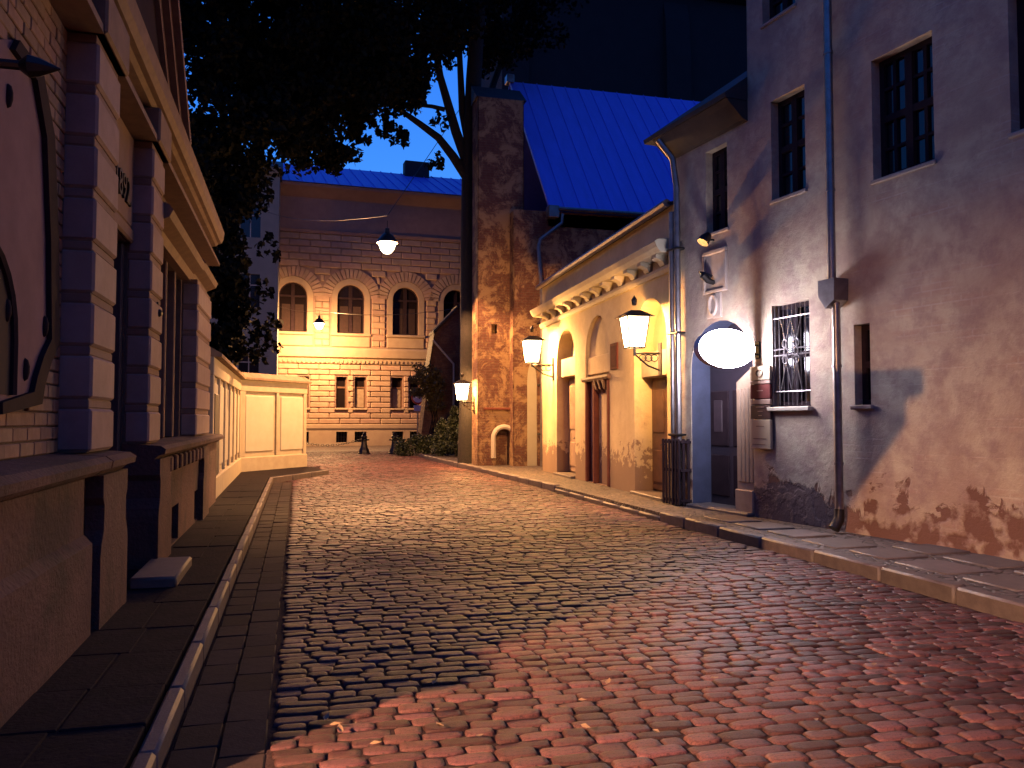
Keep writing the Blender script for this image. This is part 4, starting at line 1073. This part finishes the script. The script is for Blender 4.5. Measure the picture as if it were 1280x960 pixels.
# drainpipes
su = rpx(1037.5, 200, .14)[0]; slw = rpx(1047, 500, .14)[0]; zh0, zh1 = rpx(1045, 376, .14)[1], rpx(1040, 350, .14)[1]
dp_ = fthing('drainpipe', 'zinc drainpipe with box hopper running down the weathered old house', 'drainpipe', FR, (slw, 0, .12))
e = su - slw
MB().tube([(e, .14, zh1 - .12), (e, .14, HT - .12)], .055, 10).build('upper_pipe', 'zinc', dp_, True)
MB().tube([(0, .14, .1), (0, .14, zh0 - .1)], .055, 10).build('lower_pipe', 'zinc', dp_, True)
hp = MB(); hp.prism([(-.09, zh0 - .12), (.07, zh0 - .22), (.2, zh0 - .05), (.2, zh1 - .12), (-.1, zh1 - .12)], 'y', .02, .26); hp.build('hopper', 'zinc', dp_)
MB().tube([(0, .14, .3), (0, .15, .16), (0, .24, .04)], [.065, .07, .075], 10).build('shoe', 'iron', dp_, True)
for z in (.9, 2.2, 4.6, 6.5, 8.5): MB().tube([(e if z > zh0 else 0, .14, z - .02), (e if z > zh0 else 0, .14, z + .02)], .066, 10).build('pipe_clip', 'zinc', dp_, True)
sq = rpx(846, 500, .12)[0]
dp2 = fthing('drainpipe', 'pair of drainpipes with swan neck in corner between old house and arcade', 'drainpipe', FR, (sq, 0, .12))
MB().tube([(-.07, .13, 0), (-.07, .13, zev - 1.1), (-.05, .2, zev - .55), (.1, .4, zev - .2)], .055, 8).build('pipe', 'zinc', dp2, True)
MB().tube([(.1, .13, 0), (.1, .13, zp - .3)], .055, 8).build('pipe', 'zinc', dp2, True)
for z in (1.2, 3.0, 4.5): MB().cbox(-.15, .18, .02, .2, z, z + .04, .01).build('pipe_clip', 'iron', dp2)
cg = fthing('pipe_guard', 'dark iron slatted guard around the foot of the twin drainpipes', 'guard', FR, (sq, 0, .12))
zg = 1.15
for k in range(6): s = -.24 + .085*k*1.15; MB().cbox(s, s + .05, .22, .25, 0, zg, .006).build('slat', 'dark_frame', cg)
for k in range(2): s = .03 + .1*k; MB().cbox(-.26, -.23, s, s + .05, 0, zg, .006).build('slat', 'dark_frame', cg)
for z in (.05, zg*.5, zg - .08): MB().cbox(-.265, .265, .0, .222, z, z + .05, .006).build('band', 'dark_frame', cg)
# downpipe between tower and arcade
g0 = aty(681, 500, AY - .25); zbx = e0.z
dp3 = thing('drainpipe', 'pale zinc downpipe with crooked neck from the blue roof gutter', 'drainpipe', (g0.x, g0.y, .12))
pn = aty(703, 270, AY - .42); pm_ = aty(673, 306, AY - .35)
MB().tube([(pn.x - g0.x, pn.y - g0.y, pn.z - .05), (pn.x - g0.x - .02, pn.y - g0.y, pn.z - .35), (pm_.x - g0.x + .06, pm_.y - g0.y, pm_.z + .06), (pm_.x - g0.x, pm_.y - g0.y, pm_.z - .2), (-.1, .0, pm_.z - 1.6), (-.1, 0, 0)], .06, 10).build('pipe', 'zinc', dp3, True)
for z in (1.0, 2.6, 4.6): MB().cbox(-.18, -.02, -.02, .3, z, z + .05, .01).build('pipe_clip', 'iron', dp3)
dp4 = thing('drainpipe', 'dark iron downpipe standing right beside the pale zinc one', 'drainpipe', (g0.x + .16, g0.y - .02, .12))
MB().tube([(0, 0, 0), (0, 0, zp - .05)], .055, 10).build('pipe', 'iron', dp4, True)
for z in (1.0, 2.6, 4.2): MB().tube([(0, 0, z), (0, 0, z + .06)], .068, 10).build('pipe_clip', 'iron', dp4, True)

# ================================================================== lamps
def point(name, loc, power, parent, col=SODIUM, r=.04):
    ld = bpy.data.lights.new(name, 'POINT'); ld.energy = power; ld.color = col; ld.shadow_soft_size = r
    o = bpy.data.objects.new(name, ld); C.objects.link(o); o.parent = parent; o.location = loc; return o
def lantern(fr, loc, out, up, label, power, sc=1.0, col=SODIUM):
    t = fthing('wall_lantern', label, 'lantern', fr, loc, 'wall lanterns lighting the lane')
    MB().cbox(-.05*sc, .05*sc, 0, .03, -.28*sc, .14*sc, .01).build('wall_plate', 'iron', t)
    br = MB(); br.tube([(0, .02, 0), (0, out, 0)], .016*sc, 6); br.tube([(0, .02, -.22*sc), (0, out*.5, -.16*sc), (0, out, -.02)], .012*sc, 6)
    for k in range(3):
        c_ = out*(.25 + .22*k); br.tube([(0, c_ + .05*sc*math.cos(a), -.06*sc + .045*sc*math.sin(a)) for a in [2*PI*i/8 for i in range(9)]], .007*sc, 5)
    br.tube([(0, out, -.05), (0, out, up)], .018*sc, 6)
    br.build('bracket', 'iron', t, True)
    b0, b1, h = .10*sc, .15*sc, .40*sc
    def quad(r, z): return [(-r, out - r, z), (r, out - r, z), (r, out + r, z), (-r, out + r, z)]
    lo, hi = quad(b0, up), quad(b1, up + h)
    for k in range(4): MB().poly([lo[k], lo[(k+1) % 4], hi[(k+1) % 4], hi[k]]).build('pane', 'lamp_glass', t, fix=False)
    fr_ = MB()
    for k in range(4): fr_.tube([lo[k], hi[k]], .009*sc, 5); fr_.tube([lo[k], lo[(k+1) % 4]], .01*sc, 5); fr_.tube([hi[k], hi[(k+1) % 4]], .01*sc, 5)
    fr_.build('lantern_frame', 'iron', t)
    hd = MB(); R1, R2 = quad(b1*1.38, up + h - .01), quad(b1*.45, up + h + .08*sc)
    hd.add(R1 + R2, [(0,1,5,4),(1,2,6,5),(2,3,7,6),(3,0,4,7),(4,5,6,7)]); hd.tube([(0, out, up + h + .15*sc), (0, out, up + h + .22*sc), (0, out, up + h + .28*sc)], [.03*sc, .04*sc, .004], 8)
    hd.build('hood', 'iron', t)
    MB().lathe([(.0, -.07*sc), (.03*sc, -.05*sc), (.045*sc, 0), (.03*sc, .06*sc), (0, .075*sc)], (0, out, up + h*.5), 10).build('bulb', 'bulb', t, True)
    point('lamp_light', (0, out, up + h*.5), power, t, col, .05*sc); return t
sA, zA = apx(692, 452); lA = lantern(FA, (sA, 0, zA - .1), .62, .06, 'bright lantern on cream wall beside the downpipes and brick tower', 2500, 1.55)
sB, zB = apx(826, 442); lB = lantern(FA, (sB, 0, zB), .52, .1, 'bright lantern on scrolled bracket above the brown arcade door', 1100, 1.45)
FC = Frame((tf.x, 27.1), R(180)); sC, zC = FC.pix(590, 503); lC = lantern(FC, (0, 0, zC), .42, .06, 'bright lantern on side of brick tower above the conifers', 1600, 1.4)

def hanging(P, label, power, sc, col=SODIUM, drop=-.1, soft=.1):
    t = thing('hanging_lamp', label, 'street lamp', P, 0, 'lamps hung over the street on cables')
    MB().lathe([(.24*sc, -.02), (.25*sc, .0), (.22*sc, .05*sc), (.12*sc, .17*sc), (.06*sc, .21*sc), (.05*sc, .32*sc), (.0, .34*sc)], (0, 0, 0), 18, True).build('hood', 'iron', t, True)
    MB().lathe([(0, -.27*sc), (.08*sc, -.25*sc), (.15*sc, -.17*sc), (.19*sc, -.06*sc), (.2*sc, -.005)], (0, 0, 0), 16).build('globe', 'lamp_glass', t, True)
    MB().lathe([(0, -.16*sc), (.06*sc, -.12*sc), (.08*sc, -.05*sc), (0, -.01)], (0, 0, 0), 12).build('bulb', 'bulb', t, True)
    MB().tube([(0, 0, .32*sc), (0, 0, .5*sc)], .012, 6).build('hanger', 'iron', t, True)
    point('lamp_light', (0, 0, drop*sc), power, t, col, soft); return t
PD = aty(484, 303, 25.5); PE = aty(399, 404, 49.5)
hanging(PD, 'large glowing lamp hung on a cable high before the palace front', 21000, 1.35, (1, .47, .17), .12, .035)
hanging(PE, 'small glowing lamp hung on a cable before the palace arched windows', 14500, 1.4, (1, .5, .19), -.025, .28)
def cable(label, pts):
    t = MB().tube([Vector(p) - Vector(pts[0]) for p in pts], .012, 5); o = t.build('cable', 'iron', None, True, pts[0]); tag(o, label, 'cable')
def sag(a, b, k, n=8): return [Vector(a).lerp(Vector(b), i/n) - Vector((0, 0, k*4*(i/n)*(1-i/n))) for i in range(n+1)]
cable('thin cable rising from the large hanging lamp to the dark church', sag(PD + Vector((0, 0, .84)), aty(648, 20, 39.9), .15))
cable('thin cable from the large hanging lamp to the grey-green house', sag(PD + Vector((0, 0, .84)), Vector((gb_.x - .6, gy, 13.5)), .3))
cable('thin cable from the small hanging lamp to the reddish buttress', sag(PE + Vector((0, 0, .74)), aty(574, 385, by), .3))
cable('thin cable from the small hanging lamp to the grey-green house', sag(PE + Vector((0, 0, .74)), Vector((gb_.x - .4, gy, PE.z + 1.0)), .2))

# street lamp round the villa corner (its light falls on the near cobbles and the old house)
LP = Vector((-6.6, -.75, 0))
sl_ = thing('street_lamp', 'iron street lamp standing round the corner of the villa', 'street lamp', LP)
MB().lathe([(.2, -.09), (.2, .1), (.13, .2), (.1, .7), (.06, .85), (.05, 3.7), (.08, 3.75), (.03, 3.8)], (0, 0, 0), 12).build('post', 'iron', sl_, True)
MB().tube([(.05, 0, 3.78), (.42, 0, 3.95), (.42, 0, 4.42), (.3, 0, 4.55), (0, 0, 4.6)], .02, 6).build('yoke', 'iron', sl_, True)
MB().lathe([(.38, 3.955), (.37, 4.03), (.22, 4.4), (.08, 4.5), (.03, 4.62), (0, 4.63)], (0, 0, 0), 20, True).build('shade', 'iron', sl_, True)
MB().lathe([(0, 3.94), (.028, 3.95), (.032, 4.0), (.032, 4.34), (0, 4.36)], (0, 0, 0), 10).build('lamp_tube', 'tube_light', sl_, True)

# ================================================================== bollards, chain, road sign, planting
def bollard():
    t = thing('bollard', 'dark cast iron bollard holding the right end of the sagging chain', 'bollard', (0, 0, 0), 0, 'bollards across the end of the lane')
    MB().lathe([(.30, 0), (.30, .08), (.26, .1), (.24, .2), (.17, .34), (.14, .5), (.13, .62), (.17, .66), (.17, .7), (.12, .73)], (0, 0, 0), 8).build('shaft', 'iron', t)
    MB().lathe([(.12, .73), (.15, .78), (.14, .85), (.08, .9), (.1, .95), (.06, 1.02), (0, 1.04)], (0, 0, 0), 12).build('knob', 'iron', t, True)
    for e in (-1, 1): MB().tube([(e*.1, 0, .68), (e*.24, 0, .68)], .035, 8).build('chain_eye', 'iron', t, True)
    return t
b1 = bollard(); b1.location = gnd(455, 568)
b2 = copy_tree(b1); b2.location = gnd(493, 568); b2['label'] = 'dark cast iron bollard without chain between kerb end and chained bollard'
b3 = copy_tree(b1); b3['label'] = 'dark cast iron bollard hidden behind the cream garden wall'; b3.location = gnd(455, 568) + Vector((-3.4, 1.2, 0))
def chain(P, Q):
    t = MB(); a, b = Vector(P), Vector(Q); pts = sag(a, b, .26, 26)
    for i in range(26):
        p, q_ = pts[i], pts[i+1]; d_ = (q_ - p); c_ = (p + q_)/2; u = d_.normalized(); sd = Vector((0, 0, 1)) if i % 2 else u.cross(Vector((0, 0, 1))).normalized()
        t.tube([c_ - a + u*d_.length*.62*math.cos(k*PI/3) + sd*.045*math.sin(k*PI/3) for k in range(7)], .014, 5)
    o = t.build('chain', 'iron', None, True, a); tag(o, 'sagging iron chain slung between two bollards beside garden wall', 'chain')
z68 = Vector((0, 0, .68)); chain(b3.location + z68 + Vector((.22, 0, 0)), b1.location + z68 - Vector((.22, 0, 0)))

rsP = gnd(522, 563)
rs = thing('road_sign', 'round white and red no-entry style road sign on post before the ivy', 'sign', rsP)
hh = aty(525, 497, rsP.y).z
MB().tube([(0, 0, 0), (0, 0, hh + .45)], .04, 8).build('post', 'zinc', rs, True)
MB().tube([(0, -.05, hh), (0, -.08, hh)], .36, 24).build('ring', 'sign_red', rs)
MB().tube([(0, -.075, hh), (0, -.092, hh)], .27, 24).build('face', 'sign_white', rs)
MB().cbox(-.22, .3, -.09, -.06, hh - .72, hh - .42, .01).build('plate', 'sign_white', rs)
# leaf clouds
def leafmesh(name, pts, size, mat, parent, up=.3):
    n = len(pts); P = np.asarray(pts, float)
    d = rng.normal(size=(n, 3)); d[:, 2] -= up; d /= np.linalg.norm(d, axis=1)[:, None]
    e = rng.normal(size=(n, 3)); e -= d * (e*d).sum(1)[:, None]; e /= np.linalg.norm(e, axis=1)[:, None]
    nn = np.cross(d, e)
    s = rng.uniform(size[0], size[1], n)[:, None]
    q = np.stack([P - d*s*.5, P + e*s*.34 + nn*s*.08 - d*s*.05, P + d*s*.55, P - e*s*.34 + nn*s*.08 - d*s*.05], 1).reshape(-1, 3)
    me = bpy.data.meshes.new(name); me.vertices.add(4*n); me.vertices.foreach_set('co', q.ravel())
    me.loops.add(4*n); me.loops.foreach_set('vertex_index', np.arange(4*n)); me.polygons.add(n)
    me.polygons.foreach_set('loop_start', np.arange(0, 4*n, 4)); me.polygons.foreach_set('loop_total', np.full(n, 4)); me.update(calc_edges=True); me.validate()
    return link(name, me, mat, parent)
def ellipsoid(c, r, n, hollow=.0):
    u = rng.normal(size=(n, 3)); u /= np.linalg.norm(u, axis=1)[:, None]; k = (hollow + (1-hollow)*rng.uniform(size=n)) ** (1/3)
    return np.asarray(c) + u * k[:, None] * np.asarray(r)
def clumpy(c, r, n, k, cr):
    """k clumps of leaves spread through an ellipsoid"""
    cs = ellipsoid(c, r, k); per = max(1, n // k)
    return np.concatenate([ellipsoid(q, (cr*random.uniform(.7, 1.3),)*3, per) for q in cs])
hd0, hd1 = gnd(517, 569), gnd(566, 571)
hg = thing('hedge', 'low dark clipped hedge in front of the reddish buttress', 'hedge', hd0.lerp(hd1, .5)); 
P = np.concatenate([clumpy((x, .1*math.sin(3*x), .5), (.35, .4, .45), 900, 14, .22) for x in np.linspace(-(hd1-hd0).length/2, (hd1-hd0).length/2, 7)])
P[:, 2] = np.abs(P[:, 2]); stuff(leafmesh('foliage', P, (.07, .13), 'hedge_leaf', hg))
MB().tube([(-.9, 0, 0), (-.9, 0, .6)], .04, 6).build('stem', 'bark', hg, True); MB().tube([(.7, 0, 0), (.7, 0, .6)], .04, 6).build('stem', 'bark', hg, True)
def conifer(px, py, ph, wpx, label):
    b = gnd(px, py, .1); h = (aty(px, py - ph, b.y).z) - .1; r = wpx/2*b.y/FPX
    t = thing('conifer_shrub', label, 'shrub', b, 0, 'upright conifer shrubs')
    pts = []
    for k in range(46):
        z = random.random()**.8; rr = r*(1 - z)**.6*1.05; a = random.random()*6.28
        pts.append(ellipsoid((rr*.6*math.cos(a), rr*.6*math.sin(a), .15 + z*(h-.3)), (.16 + rr*.35, .16 + rr*.35, .26), 90))
    leafmesh('foliage', np.concatenate(pts), (.06, .12), 'hedge_leaf', t, -.5); MB().tube([(0, 0, -.02), (0, 0, h*.8)], [.05, .02], 6).build('stem', 'bark', t, True)
conifer(569, 571, 62, 26, 'tall pointed dark conifer shrub under the tower lantern'); conifer(553, 570, 46, 26, 'shorter rounded dark conifer between hedge and tall conifer')
pb = gnd(587, 577, .1)
pbx = thing('planter_box', 'square dark planter box with small shrub beside brick tower', 'planter', pb)
MB().cbox(-.36, .3, -.3, .3, 0, .66, .03).build('box', 'iron', pbx); MB().cbox(-.4, .34, -.34, .34, .62, .72, .02).build('rim', 'iron', pbx)
leafmesh('foliage', clumpy((-.03, 0, 1.1), (.28, .26, .5), 2600, 26, .16), (.07, .13), 'hedge_leaf', pbx); MB().tube([(0, 0, .6), (0, 0, 1.3)], .03, 6).build('stem', 'bark', pbx, True)
ivc = aty(543, 485, by - .15); iv = thing('ivy', 'straggling ivy hanging over left edge of the reddish buttress', 'ivy', (ivc.x, ivc.y, ivc.z - 1.6))
P = np.concatenate([clumpy((0, 0, 1.6), (.55, .25, 1.1), 2600, 34, .22), clumpy((-.75, -.1, 1.9), (.45, .3, .8), 1500, 22, .2)]); leafmesh('foliage', P, (.08, .16), 'ivy_leaf', iv)
ivs = MB()
for k in range(5): ivs.tube([(.1*k - .2, .12, -.5), (.15*math.sin(k*2.1), .1, .6), (.3*math.sin(k*1.3), .08, 1.6), (.4*math.sin(k*2.7) - .2, .06, 2.4)], [.025, .02, .015, .006], 5)
ivs.build('stem', 'bark', iv, True)
d0 = aty(541, 425, by - .1)
dp5 = thing('drainpipe', 'thin white drainpipe slanting down the reddish buttress wall', 'drainpipe', (d0.x, d0.y, 0))
d1, d2 = aty(567, 455, by - .1), aty(567, 520, by - .1)
MB().tube([(0, 0, d0.z), (d1.x - d0.x, 0, d1.z), (d2.x - d0.x, 0, d2.z - .2), (d2.x - d0.x, 0, .05)], .05, 8).build('pipe', 'white_paint', dp5, True)

# ---- trees
def limb(mb, pts, r0, r1, n=8):
    k = len(pts); mb.tube(pts, [r0 + (r1-r0)*i/(k-1) for i in range(k)], n)
def wig(a, b, n, amp):
    a, b = Vector(a), Vector(b); return [a.lerp(b, i/n) + (Vector((random.uniform(-amp, amp), random.uniform(-amp, amp), random.uniform(-amp, amp))) if 0 < i < n else Vector()) for i in range(n+1)]
ty = 28.3
tb = aty(588, 568, ty); tb.z = 0
tree = thing('linden_tree', 'tall dark tree with forked trunk beside brick tower and wide spreading crown', 'tree', tb)
T = lambda px, py, y=ty: aty(px, py, y) - tb
tr = MB(); limb(tr, [Vector((0, 0, -.05)), T(588, 540), T(590, 440), T(588, 320), T(588, 215), T(592, 100, ty - .3), T(600, -20, ty - .6)], .46, .24, 12); tr.build('trunk', 'bark', tree, True)
lm = MB()
limb(lm, [T(584, 222), T(566, 195), T(548, 172), T(525, 155), T(505, 141), T(470, 120, ty - 1)], .19, .07)
limb(lm, [T(583, 200), T(570, 165), T(560, 130), T(550, 95), T(541, 40, ty - .5), T(530, -60, ty - 1)], .2, .09)
limb(lm, [T(556, 137), T(540, 133), T(520, 131), T(500, 136), T(470, 110)], .09, .03)
limb(lm, [T(588, 190), T(578, 140), T(575, 80), T(570, -30)], .16, .08)
limb(lm, [T(592, 170), T(615, 110, ty + 1), T(640, 40, ty + 2), T(660, -60, ty + 2)], .15, .06)
limb(lm, [T(505, 141), T(450, 60, ty - 2), T(400, 20, ty - 3), T(350, -40, ty - 4)], .09, .03)
limb(lm, [T(470, 120, ty - 1), T(420, 140, ty - 2), T(380, 170, ty - 3)], .07, .015)
limb(lm, [T(541, 40, ty - .5), T(470, 20, ty - 3), T(400, 60, ty - 4), T(330, 90, ty - 5)], .09, .02)
lm.build('limb', 'bark', tree, True)
def blob(px, py, rpx_, y, n, k, cr, ry=1.6):
    c = aty(px, py, y) - tb; r = rpx_*y/FPX; return clumpy(c, (r, ry, r), n, k, cr)
B = []
for a in [(330,60,95,24.2,9000,120,.42,2.5),(420,55,95,25.2,10000,130,.42,2.5),(500,40,80,26.2,7000,95,.42,2.2),(560,40,38,28.2,1600,30,.36,1.2),(620,30,60,29.2,3600,60,.42,1.6),
          (300,150,70,23.2,5000,70,.42,2),(365,130,60,24.2,4500,62,.4,2),(430,115,45,25.2,3000,40,.36,1.6),(500,95,40,26.2,2400,34,.34,1.4),(395,175,32,25.2,1100,22,.3,1.2),(425,195,20,25.2,650,12,.26,.8),
          (280,-20,110,22.2,6000,80,.45,2.5),(400,-60,130,24.2,8000,100,.45,2.5),(540,-60,110,26.2,5000,70,.45,2.2),(660,-30,90,29.2,4000,60,.45,2),
          (480,150,18,26.7,260,9,.2,.7),(500,172,12,27.2,140,6,.17,.5),(545,203,12,26.1,80,8,.2,.4),(552,150,12,26.1,70,8,.16,.4),(450,160,18,26.2,380,10,.22,.7),(370,190,18,24.2,420,10,.26,.8)]: B.append(blob(*a))
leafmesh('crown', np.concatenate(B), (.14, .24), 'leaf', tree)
tb2 = Vector((-4.6, 22.5, 0)); tree2 = thing('overhanging_tree', 'dark dense tree leaning over the cream garden wall', 'tree', tb2)
T2 = lambda px, py, y: aty(px, py, y) - tb2
q = MB(); limb(q, [Vector((0, 0, -.05)), Vector((.1, 0, 2)), Vector((.3, .2, 4.5)), Vector((.2, .4, 7.5)), Vector((.6, .3, 11))], .3, .1, 10); q.build('trunk', 'bark', tree2, True)
q = MB()
for (px, py, y) in ((300, 340, 22), (320, 420, 22), (290, 280, 22.5), (300, 200, 23), (330, 380, 22), (280, 440, 21.5), (315, 310, 22.5)):
    z0 = random.uniform(3.5, 8); limb(q, wig((.3, .2, z0), T2(px, py, y), 4, .15), .07, .015, 6)
q.build('limb', 'bark', tree2, True)
def blob2(px, py, r_, y, n, k, cr, ry=1.2):
    c = aty(px, py, y) - tb2; r = r_*y/FPX; return clumpy(c, (r, ry, r), n, k, cr)
B = []
for a in [(258,205,55,23,3600,55,.36,1.6),(260,290,40,22.5,1900,36,.3,1.1),(268,360,36,22,1700,30,.26,1),(268,405,30,22,1300,26,.24,.9),(276,432,22,21.8,700,16,.2,.7),(300,240,40,23,1200,26,.32,1)] + \
    [(random.uniform(290, 342), yy + random.uniform(-8, 8), 9, 21.8, 24, 4, .11, .35) for yy in (300, 318, 330, 342, 352, 362, 372, 382, 392, 400, 408, 416, 424, 432, 440, 448) for _ in range(2)] + \
    [(random.uniform(268, 302), yy, 13, 21.8, 80, 6, .15, .45) for yy in range(290, 450, 13)]: B.append(blob2(*a))
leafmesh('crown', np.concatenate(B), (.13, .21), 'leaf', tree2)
